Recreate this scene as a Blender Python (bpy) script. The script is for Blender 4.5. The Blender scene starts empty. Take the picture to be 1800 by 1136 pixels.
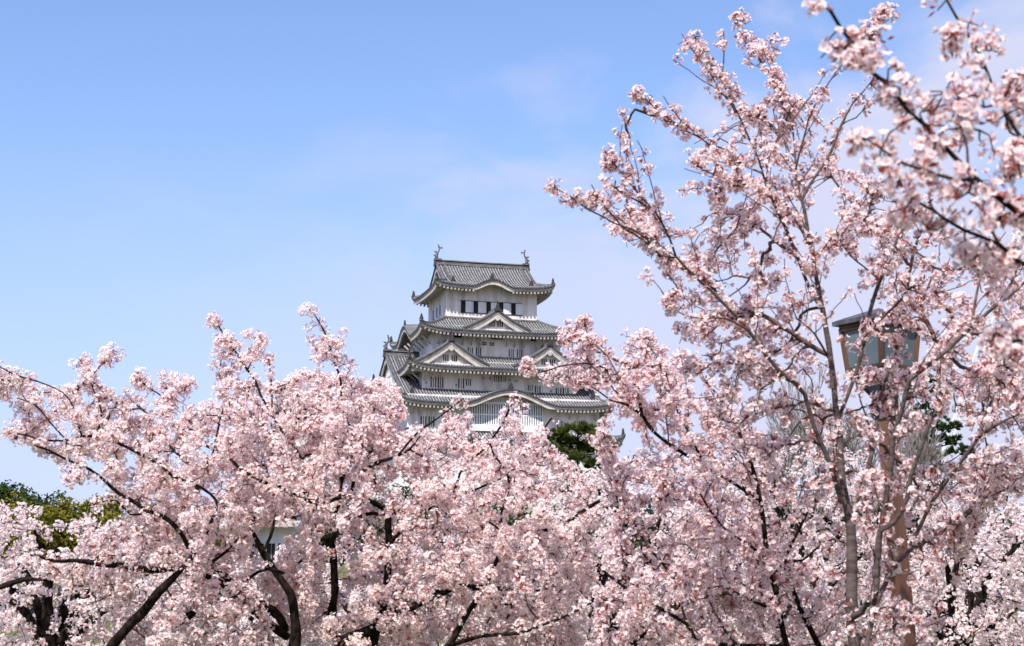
import bpy, math
import numpy as np
from mathutils import Vector

rng = np.random.default_rng(7)
SC = bpy.context.scene
COL = SC.collection

# ------------------------------------------------------------------ camera
FPX, EYE, HORIZON = 2900.0, 1.7, 1071.0            # focal length in photo pixels (1800 wide), eye height, row of the horizon
PITCH = math.atan((HORIZON - 568.0) / FPX)
cam = bpy.data.cameras.new('camera')
cam_o = bpy.data.objects.new('camera', cam)
COL.objects.link(cam_o)
cam_o.location = (0, 0, EYE)
cam_o.rotation_euler = (math.pi / 2 + PITCH, 0, 0)
cam.sensor_width = 36.0
cam.lens = 36.0 * FPX / 1800.0
cam.clip_start, cam.clip_end = 0.1, 20000
cam.dof.use_dof = True
cam.dof.focus_distance = 55.0
cam.dof.aperture_fstop = 6.3
SC.camera = cam_o

# ------------------------------------------------------------------ light and sky
SUN_EL, SUN_AZ = math.radians(52), math.radians(24)      # azimuth: behind the camera, towards its left
to_sun = Vector((-math.sin(SUN_AZ) * math.cos(SUN_EL), -math.cos(SUN_AZ) * math.cos(SUN_EL), math.sin(SUN_EL)))
sun = bpy.data.lights.new('sun', 'SUN')
sun.energy, sun.angle, sun.color = 5.0, math.radians(0.5), (1.0, 0.945, 0.87)
sun_o = bpy.data.objects.new('sun', sun)
COL.objects.link(sun_o)
sun_o.rotation_euler = to_sun.to_track_quat('Z', 'Y').to_euler()

world = bpy.data.worlds.new('World')
SC.world = world
world.use_nodes = True
wn, wl = world.node_tree.nodes, world.node_tree.links
wn.clear()


def wnode(t, **kw):
    n = wn.new(t)
    for k, v in kw.items():
        setattr(n, k, v)
    return n


def wmath(op, a, b=None, c=None):
    n = wnode('ShaderNodeMath', operation=op)
    for i, v in enumerate((a, b, c)):
        if v is None:
            continue
        if isinstance(v, (int, float)):
            n.inputs[i].default_value = v
        else:
            wl.new(v, n.inputs[i])
    return n.outputs[0]


sky = wnode('ShaderNodeTexSky', sky_type='NISHITA', sun_disc=False)
sky.sun_elevation = SUN_EL
sky.sun_rotation = math.atan2(to_sun.x, to_sun.y)
sky.air_density, sky.dust_density, sky.ozone_density = 1.0, 0.6, 1.5
tint = wnode('ShaderNodeMixRGB', blend_type='MULTIPLY')
tint.inputs[0].default_value = 1.0
wl.new(sky.outputs[0], tint.inputs[1])
tint.inputs[2].default_value = (0.99, 1.02, 1.21, 1)
tc = wnode('ShaderNodeTexCoord')
sep = wnode('ShaderNodeSeparateXYZ')
wl.new(tc.outputs['Generated'], sep.inputs[0])
azi = wmath('ARCTAN2', sep.outputs[0], sep.outputs[1])           # 0 = north (castle), + to the east
ele = wmath('ARCSINE', sep.outputs[2])
vec = wnode('ShaderNodeCombineXYZ')
wl.new(azi, vec.inputs[0])
wl.new(wmath('MULTIPLY', ele, 2.1), vec.inputs[1])
no1 = wnode('ShaderNodeTexNoise')
no1.inputs['Scale'].default_value = 7.0
no1.inputs['Detail'].default_value = 6.0
no1.inputs['Roughness'].default_value = 0.52
no1.inputs['Distortion'].default_value = 0.35
wl.new(vec.outputs[0], no1.inputs['Vector'])
# thin cloud bank: its upper edge climbs to the east, and it fades out towards the west
bank = wmath('SUBTRACT', wmath('MULTIPLY_ADD', azi, 0.30, 0.290), ele)
cl = wmath('ADD', wmath('MULTIPLY', bank, 9.0), wmath('MULTIPLY_ADD', no1.outputs[0], 5.0, -2.35))
fade = wnode('ShaderNodeMapRange', interpolation_type='SMOOTHSTEP')
fade.inputs['From Min'].default_value = -0.28
fade.inputs['From Max'].default_value = 0.24
fade.inputs['To Min'].default_value = 0.10
fade.inputs['To Max'].default_value = 0.95
wl.new(azi, fade.inputs['Value'])
ramp = wnode('ShaderNodeMapRange', interpolation_type='SMOOTHSTEP')
ramp.inputs['From Min'].default_value = -0.15
ramp.inputs['From Max'].default_value = 1.25
wl.new(cl, ramp.inputs['Value'])
# low veil of pale air near the horizon
veil = wnode('ShaderNodeMapRange', interpolation_type='SMOOTHSTEP')
veil.inputs['From Min'].default_value = 0.32
veil.inputs['From Max'].default_value = -0.02
veil.inputs['To Min'].default_value = 0.0
veil.inputs['To Max'].default_value = 0.75
wl.new(ele, veil.inputs['Value'])
mx1 = wnode('ShaderNodeMixRGB')
wl.new(veil.outputs[0], mx1.inputs[0])
wl.new(tint.outputs[0], mx1.inputs[1])
mx1.inputs[2].default_value = (2.85, 2.98, 5.2, 1)
mx = wnode('ShaderNodeMixRGB')
wl.new(wmath('MULTIPLY', ramp.outputs[0], fade.outputs[0]), mx.inputs[0])
wl.new(mx1.outputs[0], mx.inputs[1])
mx.inputs[2].default_value = (3.95, 4.05, 5.2, 1)
bg = wnode('ShaderNodeBackground')
bg.inputs[1].default_value = 0.118
wl.new(mx.outputs[0], bg.inputs[0])
wo = wnode('ShaderNodeOutputWorld')
wl.new(bg.outputs[0], wo.inputs[0])

SC.view_settings.view_transform = 'Standard'
SC.view_settings.look = 'None'
SC.view_settings.exposure = 0.62
SC.view_settings.gamma = 1.0
SC.cycles.max_bounces = 10
SC.cycles.diffuse_bounces = 8
SC.cycles.transmission_bounces = 6
SC.cycles.caustics_reflective = False
SC.cycles.caustics_refractive = False

# ------------------------------------------------------------------ pixel -> place in the world
_F = np.array([0, math.cos(PITCH), math.sin(PITCH)])
_U = np.array([0, -math.sin(PITCH), math.cos(PITCH)])
_R = np.array([1.0, 0, 0])
_C = np.array([0, 0, EYE])


def at(px, py, d):
    """point seen at photo pixel (px, py) whose ground distance along y is d metres"""
    px, py, d = np.broadcast_arrays(np.asarray(px, float), np.asarray(py, float), np.asarray(d, float))
    v = (px[..., None] - 900) / FPX * _R + (568 - py[..., None]) / FPX * _U + _F
    return _C + v / v[..., 1:2] * d[..., None]


# ------------------------------------------------------------------ object helpers
def tag(o, label=None, cat=None, group=None, kind=None):
    if label: o['label'] = label
    if cat: o['category'] = cat
    if group: o['group'] = group
    if kind: o['kind'] = kind
    return o


def empty(name, loc=(0, 0, 0), rz=0.0):
    o = bpy.data.objects.new(name, None)
    COL.objects.link(o)
    o.location = loc
    o.rotation_euler = (0, 0, rz)
    return o


def mesh_np(name, verts, faces, mats, parent=None, mat_idx=None, smooth=False, color=None):
    """verts (n,3), faces (m,k) with one k for all; color (n,4) point colours"""
    me = bpy.data.meshes.new(name)
    verts = np.ascontiguousarray(verts, dtype=np.float32)
    faces = np.ascontiguousarray(faces, dtype=np.int32)
    m, k = faces.shape
    me.vertices.add(len(verts))
    me.vertices.foreach_set('co', verts.ravel())
    me.loops.add(m * k)
    me.loops.foreach_set('vertex_index', faces.ravel())
    me.polygons.add(m)
    me.polygons.foreach_set('loop_start', np.arange(0, m * k, k, dtype=np.int32))
    if mat_idx is not None:
        me.polygons.foreach_set('material_index', np.asarray(mat_idx, dtype=np.int32))
    me.polygons.foreach_set('use_smooth', np.full(m, smooth, dtype=bool))
    if color is not None:
        a = me.color_attributes.new('tint', 'FLOAT_COLOR', 'POINT')
        a.data.foreach_set('color', np.ascontiguousarray(color, dtype=np.float32).ravel())
    for mt in (mats if isinstance(mats, (list, tuple)) else [mats]):
        me.materials.append(mt)
    me.update(calc_edges=True)
    me.validate()
    o = bpy.data.objects.new(name, me)
    COL.objects.link(o)
    if parent: o.parent = parent
    return o


class MB:
    """collects faces of any size, builds them as one mesh object"""
    def __init__(self):
        self.v, self.f, self.m = [], [], []

    def add(self, verts, faces, m=0):
        b = len(self.v)
        self.v += [tuple(map(float, p)) for p in verts]
        for f in faces:
            self.f.append([i + b for i in f])
            self.m.append(m)

    def box(self, c, s, m=0, rz=0.0, taper=1.0):
        x, y, z = s[0] / 2, s[1] / 2, s[2] / 2
        ca, sa = math.cos(rz), math.sin(rz)
        vs = []
        for dz in (-1, 1):
            k = taper if dz > 0 else 1.0
            for dx, dy in ((-1, -1), (1, -1), (1, 1), (-1, 1)):
                a, b = dx * x * k, dy * y * k
                vs.append((c[0] + a * ca - b * sa, c[1] + a * sa + b * ca, c[2] + dz * z))
        self.add(vs, [(3, 2, 1, 0), (4, 5, 6, 7), (0, 1, 5, 4), (1, 2, 6, 5), (2, 3, 7, 6), (3, 0, 4, 7)], m)

    def bar(self, p, q, w, h, m=0, w2=None, h2=None, up=(0, 0, 1)):
        """rectangular bar from p to q, w wide, h tall, centred"""
        p, q, up = np.array(p, float), np.array(q, float), np.array(up, float)
        d = (q - p) / max(1e-9, np.linalg.norm(q - p))
        s = np.cross(d, up); s /= max(1e-9, np.linalg.norm(s))
        u = np.cross(s, d)
        vs = []
        for e, ww, hh in ((p, w, h), (q, w2 or w, h2 or h)):
            for a, b in ((-1, -1), (1, -1), (1, 1), (-1, 1)):
                vs.append(e + s * a * ww / 2 + u * b * hh / 2)
        self.add(vs, [(0, 1, 2, 3), (7, 6, 5, 4), (0, 4, 5, 1), (1, 5, 6, 2), (2, 6, 7, 3), (3, 7, 4, 0)], m)

    def rail(self, pts, w, h, m=0, side=None):
        """box-section rail standing on a polyline (its base line), w wide, h tall"""
        pts = np.array(pts, float)
        n = len(pts)
        d = np.gradient(pts, axis=0)
        d /= np.maximum(1e-9, np.linalg.norm(d, axis=1, keepdims=True))
        up = np.array([0, 0, 1.0])
        if side is None:
            s = np.cross(d, up)
            s /= np.maximum(1e-9, np.linalg.norm(s, axis=1, keepdims=True))
        else:
            s = np.tile(np.array(side, float), (n, 1))
        vs = []
        for i in range(n):
            for a, b in ((-1, 0), (1, 0), (.72, .78), (0, 1), (-.72, .78)):
                vs.append(pts[i] + s[i] * a * w / 2 + up * b * h)
        fs = []
        for i in range(n - 1):
            for k in range(5):
                j = (k + 1) % 5
                fs.append((i * 5 + k, i * 5 + j, i * 5 + 5 + j, i * 5 + 5 + k))
        fs += [(4, 3, 2, 1, 0), tuple((n - 1) * 5 + k for k in range(5))]
        self.add(vs, fs, m)

    def grid(self, P, m=0, flip=False):
        """P[i][j] points"""
        P = np.array(P, float)
        a, b = P.shape[:2]
        fs = []
        for i in range(a - 1):
            for j in range(b - 1):
                q = (i * b + j, (i + 1) * b + j, (i + 1) * b + j + 1, i * b + j + 1)
                fs.append(q[::-1] if flip else q)
        self.add(P.reshape(-1, 3), fs, m)

    def prism(self, outline, off, m=0):
        """outline: list of 3d points, extruded by vector off"""
        n = len(outline)
        o = np.array(outline, float)
        vs = list(o) + list(o + np.array(off, float))
        fs = [tuple(range(n - 1, -1, -1)), tuple(range(n, 2 * n))]
        fs += [(i, (i + 1) % n, n + (i + 1) % n, n + i) for i in range(n)]
        self.add(vs, fs, m)

    def build(self, name, mats, parent=None, smooth=False):
        me = bpy.data.meshes.new(name)
        me.from_pydata(self.v, [], self.f)
        for mt in (mats if isinstance(mats, (list, tuple)) else [mats]):
            me.materials.append(mt)
        me.polygons.foreach_set('material_index', np.array(self.m, dtype=np.int32))
        me.polygons.foreach_set('use_smooth', np.full(len(self.f), smooth, dtype=bool))
        me.update()
        o = bpy.data.objects.new(name, me)
        COL.objects.link(o)
        if parent: o.parent = parent
        return o


# ------------------------------------------------------------------ materials
def material(name):
    m = bpy.data.materials.new(name)
    m.use_nodes = True
    nt = m.node_tree
    nt.nodes.clear()
    out = nt.nodes.new('ShaderNodeOutputMaterial')
    return m, nt.nodes, nt.links, out


def mat_noise(name, c1, c2, scale=4.0, rough=0.85, detail=6.0, bump=0.0, stretch=(1, 1, 1), lo=0.35, hi=0.65, c3=None, spec=0.2, coords='Object'):
    m, n, l, out = material(name)
    tc = n.new('ShaderNodeTexCoord')
    mp = n.new('ShaderNodeMapping')
    mp.inputs['Scale'].default_value = stretch
    l.new(tc.outputs[coords], mp.inputs[0])
    nz = n.new('ShaderNodeTexNoise')
    nz.inputs['Scale'].default_value = scale
    nz.inputs['Detail'].default_value = detail
    nz.inputs['Roughness'].default_value = 0.6
    l.new(mp.outputs[0], nz.inputs['Vector'])
    r = n.new('ShaderNodeValToRGB')
    r.color_ramp.elements[0].position, r.color_ramp.elements[1].position = lo, hi
    r.color_ramp.elements[0].color, r.color_ramp.elements[1].color = (*c1, 1), (*c2, 1)
    if c3:
        e = r.color_ramp.elements.new((lo + hi) / 2)
        e.color = (*c3, 1)
    l.new(nz.outputs[0], r.inputs[0])
    b = n.new('ShaderNodeBsdfPrincipled')
    b.inputs['Roughness'].default_value = rough
    b.inputs['Specular IOR Level'].default_value = spec
    l.new(r.outputs[0], b.inputs['Base Color'])
    if bump:
        bp = n.new('ShaderNodeBump')
        bp.inputs['Strength'].default_value = bump
        l.new(nz.outputs[0], bp.inputs['Height'])
        l.new(bp.outputs[0], b.inputs['Normal'])
    l.new(b.outputs[0], out.inputs[0])
    return m


def mat_leafy(name, stops, trans=0.35, use_attr=True):
    """petals and leaves: diffuse + translucent, colour from the per-flower tint attribute
    stops: (base colour at the throat, pale tip colour, deep tip colour)"""
    m, n, l, out = material(name)
    at_ = n.new('ShaderNodeAttribute')
    at_.attribute_name = 'tint'
    sp = n.new('ShaderNodeSeparateColor')
    l.new(at_.outputs['Color'], sp.inputs[0])
    a = n.new('ShaderNodeMixRGB')
    a.inputs[1].default_value = (*stops[1], 1)
    a.inputs[2].default_value = (*stops[2], 1)
    l.new(sp.outputs[0], a.inputs[0])
    b = n.new('ShaderNodeMixRGB')
    b.inputs[1].default_value = (*stops[0], 1)
    l.new(a.outputs[0], b.inputs[2])
    l.new(sp.outputs[1], b.inputs[0])
    d = n.new('ShaderNodeBsdfDiffuse')
    t = n.new('ShaderNodeBsdfTranslucent')
    l.new(b.outputs[0], d.inputs[0])
    l.new(b.outputs[0], t.inputs[0])
    mxs = n.new('ShaderNodeMixShader')
    mxs.inputs[0].default_value = trans
    l.new(d.outputs[0], mxs.inputs[1])
    l.new(t.outputs[0], mxs.inputs[2])
    l.new(mxs.outputs[0], out.inputs[0])
    return m


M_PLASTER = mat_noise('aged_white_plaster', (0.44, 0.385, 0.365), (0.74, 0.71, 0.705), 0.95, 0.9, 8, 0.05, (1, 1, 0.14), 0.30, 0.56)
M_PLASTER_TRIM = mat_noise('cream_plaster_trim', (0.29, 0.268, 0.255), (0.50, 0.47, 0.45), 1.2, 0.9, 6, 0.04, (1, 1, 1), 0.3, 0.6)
M_SOFFIT = mat_noise('shaded_grey_soffit', (0.10, 0.095, 0.09), (0.19, 0.175, 0.165), 1.5, 0.9)  # dark grey base colour carries the shade under the eaves
M_TILE = mat_noise('grey_roof_tile', (0.022, 0.022, 0.027), (0.075, 0.074, 0.082), 1.3, 0.6, 8, 0.1, (1, 1, 2.2), 0.3, 0.7, spec=0.35)
M_JOINT = mat_noise('plastered_tile_rib', (0.10, 0.10, 0.107), (0.29, 0.288, 0.292), 1.6, 0.75, 8, 0.1, (1, 1, 2.0), 0.32, 0.66)
M_RIDGE = mat_noise('dark_ridge_tile', (0.03, 0.03, 0.034), (0.15, 0.147, 0.15), 2.4, 0.6, 8, 0.1, (0.4, 0.4, 4.0), 0.35, 0.65, spec=0.35)
M_ORN = mat_noise('blackened_ornament_tile', (0.012, 0.012, 0.015), (0.05, 0.049, 0.055), 5, 0.5, 5, 0.1, spec=0.4)
M_DARKWIN = mat_noise('dark_window_opening', (0.012, 0.011, 0.014), (0.03, 0.026, 0.03), 3, 0.8)
M_SHUTTER = mat_noise('white_shutter', (0.62, 0.63, 0.67), (0.78, 0.78, 0.80), 1.2, 0.8)
M_STONE = mat_noise('castle_stone', (0.16, 0.14, 0.12), (0.36, 0.33, 0.29), 1.5, 0.95, 6, 0.4)
M_BARK_DARK = mat_noise('dark_cherry_bark', (0.004, 0.003, 0.0028), (0.034, 0.024, 0.019), 26, 0.95, 8, 0.9, (1, 1, 0.6), 0.38, 0.72, spec=0.06)
M_BARK_GREY = mat_noise('grey_young_cherry_bark', (0.032, 0.022, 0.021), (0.125, 0.094, 0.088), 16, 0.9, 8, 0.4, (0.5, 0.5, 2.2), 0.32, 0.66)
M_TWIG_DARK = mat_noise('dark_twig', (0.016, 0.010, 0.009), (0.055, 0.034, 0.028), 12, 0.9)
M_TWIG_RED = mat_noise('reddish_twig', (0.05, 0.028, 0.026), (0.14, 0.085, 0.075), 12, 0.85)
M_TIMBER = mat_noise('weathered_brown_post', (0.075, 0.036, 0.026), (0.16, 0.085, 0.062), 9, 0.8, 8, 0.2, (1, 1, 0.06), 0.3, 0.7)
M_TIMBER_DARK = mat_noise('dark_lantern_frame', (0.03, 0.016, 0.011), (0.095, 0.05, 0.03), 9, 0.7, 6, 0.2, (1, 1, 0.1))
M_PANEL = mat_noise('shade_toned_milky_panel', (0.075, 0.10, 0.12), (0.12, 0.15, 0.17), 3, 0.4)  # milky panes, with the bluish shade below the lantern roof painted into their colour
M_LROOF = mat_noise('dark_lantern_roof', (0.035, 0.035, 0.042), (0.09, 0.09, 0.10), 8, 0.55)
M_GROUND = mat_noise('spring_ground', (0.05, 0.07, 0.02), (0.16, 0.13, 0.07), 0.35, 0.95, 8, 0.3)
M_CRANE_W = mat_noise('white_crane_paint', (0.62, 0.62, 0.62), (0.78, 0.78, 0.78), 2, 0.5)
M_CRANE_R = mat_noise('red_crane_paint', (0.45, 0.05, 0.05), (0.58, 0.10, 0.09), 2, 0.5)
M_BUDS = mat_leafy('red_calyx_and_buds', ((0.22, 0.05, 0.035), (0.50, 0.13, 0.10), (0.34, 0.06, 0.05)), 0.3)
M_BUDLEAF = mat_leafy('bronze_young_leaf', ((0.16, 0.045, 0.025), (0.40, 0.10, 0.055), (0.26, 0.07, 0.04)), 0.35)
P_LEFT = mat_leafy('pale_pink_petals', ((0.90, 0.66, 0.645), (0.975, 0.942, 0.932), (0.962, 0.875, 0.868)), 0.58)
P_RIGHT = mat_leafy('pink_petals', ((0.87, 0.56, 0.57), (0.972, 0.932, 0.925), (0.955, 0.835, 0.838)), 0.58)
P_FAR = mat_leafy('far_pink_petals', ((0.90, 0.70, 0.69), (0.965, 0.915, 0.908), (0.95, 0.85, 0.85)), 0.58)
L_DARK = mat_leafy('dark_evergreen_leaf', ((0.02, 0.03, 0.012), (0.030, 0.052, 0.020), (0.055, 0.085, 0.026)), 0.2)
L_OLIVE = mat_leafy('yellow_green_leaf', ((0.06, 0.07, 0.012), (0.11, 0.115, 0.018), (0.20, 0.165, 0.025)), 0.25)
L_PINE = mat_leafy('pine_needle', ((0.03, 0.04, 0.014), (0.05, 0.075, 0.022), (0.14, 0.165, 0.045)), 0.2)
M_BAREWOOD = mat_noise('pale_bare_twig', (0.14, 0.125, 0.115), (0.27, 0.24, 0.22), 3, 0.9)

# ------------------------------------------------------------------ ground and hill
def terrain(x, y):
    h = 17.0 * np.exp(-(((x + 5) / 85) ** 2 + ((y - 275) / 75) ** 2) ** 1.3)
    h += 5.0 * np.exp(-(((x + 50) / 45) ** 2 + ((y - 150) / 40) ** 2))
    return h


gx = np.concatenate([-np.geomspace(6000, 210, 12), np.linspace(-200, 200, 81), np.geomspace(210, 6000, 12)])
gy = np.concatenate([-np.geomspace(3000, 60, 8), np.linspace(-50, 420, 95), np.geomspace(430, 12000, 16)])
GX, GY = np.meshgrid(gx, gy, indexing='ij')
GZ = terrain(GX, GY)
gv = np.stack([GX, GY, GZ], -1).reshape(-1, 3)
a, b = GX.shape
ii = (np.arange(a - 1)[:, None] * b + np.arange(b - 1)[None]).ravel()
tag(mesh_np('ground', gv, np.stack([ii, ii + b, ii + b + 1, ii + 1], 1), M_GROUND, smooth=True), kind='structure')

# ------------------------------------------------------------------ the castle keep
# local frame: x along the front (to the right), y to the back, z up; measured in metres
CASTLE_LOC, CASTLE_RZ = (-4.98, 268.1, 0.0), math.radians(16)
keep = empty('castle_keep', CASTLE_LOC, CASTLE_RZ)
tag(keep, 'white plastered castle keep with five tiers of curved grey tile roofs rising above the blossom', 'castle')
W0, D0 = 7.6, 6.25                                   # half width and half depth of the top storey
SIDES = {'front': (np.array([1., 0, 0]), np.array([0, -1., 0])), 'east': (np.array([0, 1., 0]), np.array([1., 0, 0])),
         'back': (np.array([-1., 0, 0]), np.array([0, 1., 0])), 'west': (np.array([0, -1., 0]), np.array([-1., 0, 0]))}
RIB = 0.46


def hump(c, centre, half, height):
    t = np.clip(np.abs(c - centre) / half, 0, 1)
    return height * (0.5 + 0.5 * np.cos(math.pi * t)) ** 0.85


def tiled_side(mb, side, Ls, O, ze, prof, dmax, lift, c0, c1, bump=None, nd=9):
    """corrugated tile slope; dmax(c): how far up (metres from the eave) the slope runs at c; bump=(centre, half, height)"""
    al, ou = SIDES[side]
    n = max(1, int(round((c1 - c0) / RIB)))
    cs, hs, ms = [], [], []
    p = (c1 - c0) / n
    for i in range(n):
        for f, h in ((0, 0), (.30, 0.0), (.42, .11), (.65, .15), (.88, .11)):
            cs.append(c0 + (i + f) * p); hs.append(h)
    cs.append(c1); hs.append(0)
    cols = []
    for c, h in zip(cs, hs):
        dm = max(0.02, dmax(c))
        dd = np.linspace(0, dm, nd)
        z = ze + prof(dd) + lift(Ls - abs(c), dd) + h
        if bump:
            bz = ze + hump(c, *bump) + 0.06 * dd + h
            k = 0.35
            z = np.where(hump(c, *bump) > 0.01, np.logaddexp(z / k, bz / k) * k - k * 0.69 * np.exp(-np.abs(z - bz)), z)
            z = np.maximum(z, np.where(hump(c, *bump) > 0.01, bz, z))
        P = al[None] * c + ou[None] * (O - dd)[:, None]
        P = np.concatenate([P[:, :2], z[:, None]], 1)
        cols.append(P)
    cols = np.array(cols)
    for i in range(len(cs) - 1):
        mb.grid(cols[i:i + 2], 1 if hs[i] > 0.1 and hs[i + 1] > 0.1 else 0, flip=False)
    # the tile lip below the eave, with its rounded rib ends
    lip = np.stack([cols[:, 0], cols[:, 0] - np.array([0, 0, .24])], 1)
    mb.grid(lip, 0, flip=True)
    return cols


def eave_under(mb_trim, mb_raft, mb_soff, side, Ls, O, ze, lift, wall_o, c0, c1, bump=None, soffit_rise=0.35):
    """plastered fascia, soffit and rafter ends under one eave"""
    al, ou = SIDES[side]
    n = int((c1 - c0) / 0.3)
    cs = np.linspace(c0, c1, n + 1)
    z0 = ze + lift(Ls - np.abs(cs), np.zeros(1)) + (hump(cs, *bump) if bump else 0)

    def line(inset, dz):
        # near the corners the inset line is cut by the mitre
        cc = np.clip(cs, -(Ls - inset), Ls - inset)
        P = al[None] * cc[:, None] + ou[None] * (O - inset)
        return np.concatenate([P[:, :2], (z0 + dz)[:, None]], 1)
    thick = 0.20 + (0.36 * np.clip(hump(cs, *bump) / max(bump[2], .01) * 6, 0, 1) if bump else 0)
    over = O - wall_o
    mb_trim.grid(np.stack([line(0.02, -0.2), line(0.10, -0.2)], 1), 0, True)
    mb_trim.grid(np.stack([line(0.10, -0.2), line(0.10, -0.2 - 0.14)], 1), 0, True)
    mb_trim.grid(np.stack([line(0.10, -0.34), line(0.2, -0.34)], 1), 0, True)
    mb_trim.grid(np.stack([line(0.2, -0.34), line(0.2, -0.3 - thick)], 1), 0, True)
    mb_trim.grid(np.stack([line(0.2, -0.3 - thick), line(0.5, -0.3 - thick)], 1), 0, True)
    mb_trim.grid(np.stack([line(0.5, -0.3 - thick), line(0.5, -0.35)], 1), 0, True)
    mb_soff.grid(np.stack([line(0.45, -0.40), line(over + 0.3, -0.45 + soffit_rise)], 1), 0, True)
    # rafters
    k = int((c1 - c0) / 0.62)
    for i in range(k + 1):
        c = c0 + (i + .5) * (c1 - c0) / (k + 1)
        if bump and hump(c, *bump) > 0.08:
            continue
        z = ze + float(lift(Ls - abs(c), np.zeros(1))[0])
        reach = min(over + .2, Ls - abs(c))
        if reach < 0.5:
            continue
        p = al * c + ou * (O - 0.16); q = al * c + ou * (O - reach)
        mb_raft.bar((p[0], p[1], z - 0.76), (q[0], q[1], z - 0.70 + soffit_rise), 0.26, 0.30)


def corner_lift(h, reach=4.0):
    return lambda cd, d: h * np.exp(-(np.maximum(cd, 0) / reach * 2.1)) * np.exp(-d / reach * 1.2)


def corner_xy(sx, sy, We, De, d):
    return np.array([sx * (We - d), sy * (De - d)])


def ornament(mb, p, ang, h=1.0, w=0.7):
    """onigawara: upright shield with two horns, facing the direction ang"""
    d = np.array([math.cos(ang), math.sin(ang), 0]); s = np.array([-d[1], d[0], 0]); u = np.array([0, 0, 1.])
    out = [(-.5, 0), (.5, 0), (.46, .3), (.3, .45), (.27, .72), (.10, .8), (0, 1.05), (-.10, .8), (-.27, .72), (-.3, .45), (-.46, .3)]
    pts = [np.array(p) - d * .14 + s * a * w + u * b * h for a, b in out]
    if isinstance(mb, list):
        mb.append(MB())
        mb = mb[-1]
    mb.prism(pts, d * 0.28)


def fish(mb, p, sx, h=2.1):
    """roof-ridge fish: head on the ridge, tail curling up and inwards; sx = side it stands on"""
    cx = [0.05, 0.20, 0.12, -0.08, -0.22, -0.20, -0.02]
    cz = [0.0, 0.22, 0.45, 0.62, 0.78, 0.9, 1.0]
    rr = [.26, .25, .20, .15, .11, .08, .05]
    ring = []
    for x, z, r in zip(cx, cz, rr):
        row = []
        for k in range(8):
            a = k * math.pi / 4
            row.append((p[0] + sx * (x * h * .55) + sx * math.cos(a) * r * h * .55, p[1] + math.sin(a) * r * h * .42, p[2] + z * h))
        ring.append(row + [row[0]])
    mb.grid(ring, 0)
    def fin(pts):
        mb.prism([(p[0] + sx * a * h, p[1] - .05, p[2] + b * h) for a, b in pts], (0, .1, 0))
    fin([(-.10, .95), (-.34, 1.0), (-.42, .90), (-.22, .86)])           # tail lobes
    fin([(-.08, .92), (.02, 1.2), (-.10, 1.16), (-.16, .96)])
    fin([(.12, .5), (.34, .62), (.20, .66), (.05, .62)])                # back fin
    fin([(.16, .2), (.36, .28), (.22, .42)])
    mb.box((p[0], p[1], p[2] - .05), (h * .55, h * .42, .3))


def lift_curve(prof, ze, lift, ds, cd):
    return ze + prof(ds) + lift(np.full_like(ds, cd), ds)


def skirt_roof(name, s_e, over, ze, run, rise, lift_h, conc=0.72, bumps=None, wall_gap=0.0):
    """hipped skirt roof round the keep: eave at W0+s_e, D0+s_e, `over` metres beyond the wall below"""
    bumps = bumps or {}
    We, De = W0 + s_e, D0 + s_e
    prof = lambda d: rise * (conc * (d / run) + (1 - conc) * (d / run) ** 2)
    lift = corner_lift(lift_h)
    tiles, trim, raft, soff, ridge, orn = MB(), MB(), MB(), MB(), MB(), []
    for sd in SIDES:
        Ls, O = (We, De) if sd in ('front', 'back') else (De, We)
        dmax = lambda c: min(run, Ls - abs(c))
        bp = bumps.get(sd)
        tiled_side(tiles, sd, Ls, O, ze, prof, dmax, lift, -Ls, Ls, bp, nd=(9 if not bp else 12))
        eave_under(trim, raft, soff, sd, Ls, O, ze, lift, O - over, -Ls, Ls, bp)
        if bp:
            al, ou = SIDES[sd]
            for sg in (-1, 1):                                  # ridge roll over the middle of the hump, ornament at its end
                pass
            zt = ze + bp[2]
            p0 = al * bp[0] + ou * (O - 0.35); p1 = al * bp[0] + ou * (O - run - .4)
            ridge.rail([(p0[0], p0[1], zt + .05), (p1[0], p1[1], zt + .05 + .06 * run)], .42, .34)
            ornament(orn, (p0[0], p0[1], zt + .10), math.atan2(ou[1], ou[0]), .95, .75)
        # rolled flashing where the slope meets the wall above
        al, ou = SIDES[sd]
        cs = np.linspace(-(Ls - run), Ls - run, 40)
        zz = ze + rise + (np.maximum(0, hump(cs, *bp) + .06 * run - rise) if bp else 0)
        pts = np.concatenate([(al[None] * cs[:, None] + ou[None] * (O - run + .12))[:, :2], (zz + .02 + 0 * cs)[:, None]], 1)
        ridge.rail(pts, .34, .30)
    for sx in (-1, 1):
        for sy in (-1, 1):
            ds = np.linspace(0.0, run, 10)
            xy = np.array([corner_xy(sx, sy, We, De, d) for d in ds])
            z = ze + prof(ds) + np.array([float(lift(np.array([d]), np.array([d]))[0]) for d in ds])
            ridge.rail(np.concatenate([xy, (z + .04)[:, None]], 1), .46, .42)
            e = xy[0]
            ornament(orn, (e[0] - sx * .25, e[1] - sy * .25, z[0] + .25), math.atan2(sy, sx), .95, .6)
    r = tiles.build('roof', [M_TILE, M_JOINT], keep)
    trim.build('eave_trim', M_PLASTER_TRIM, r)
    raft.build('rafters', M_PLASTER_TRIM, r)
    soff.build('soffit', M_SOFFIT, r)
    ridge.build('hip_ridges', M_RIDGE, r)
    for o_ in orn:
        o_.build('ridge_ornament', M_ORN, r)
    return r


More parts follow.
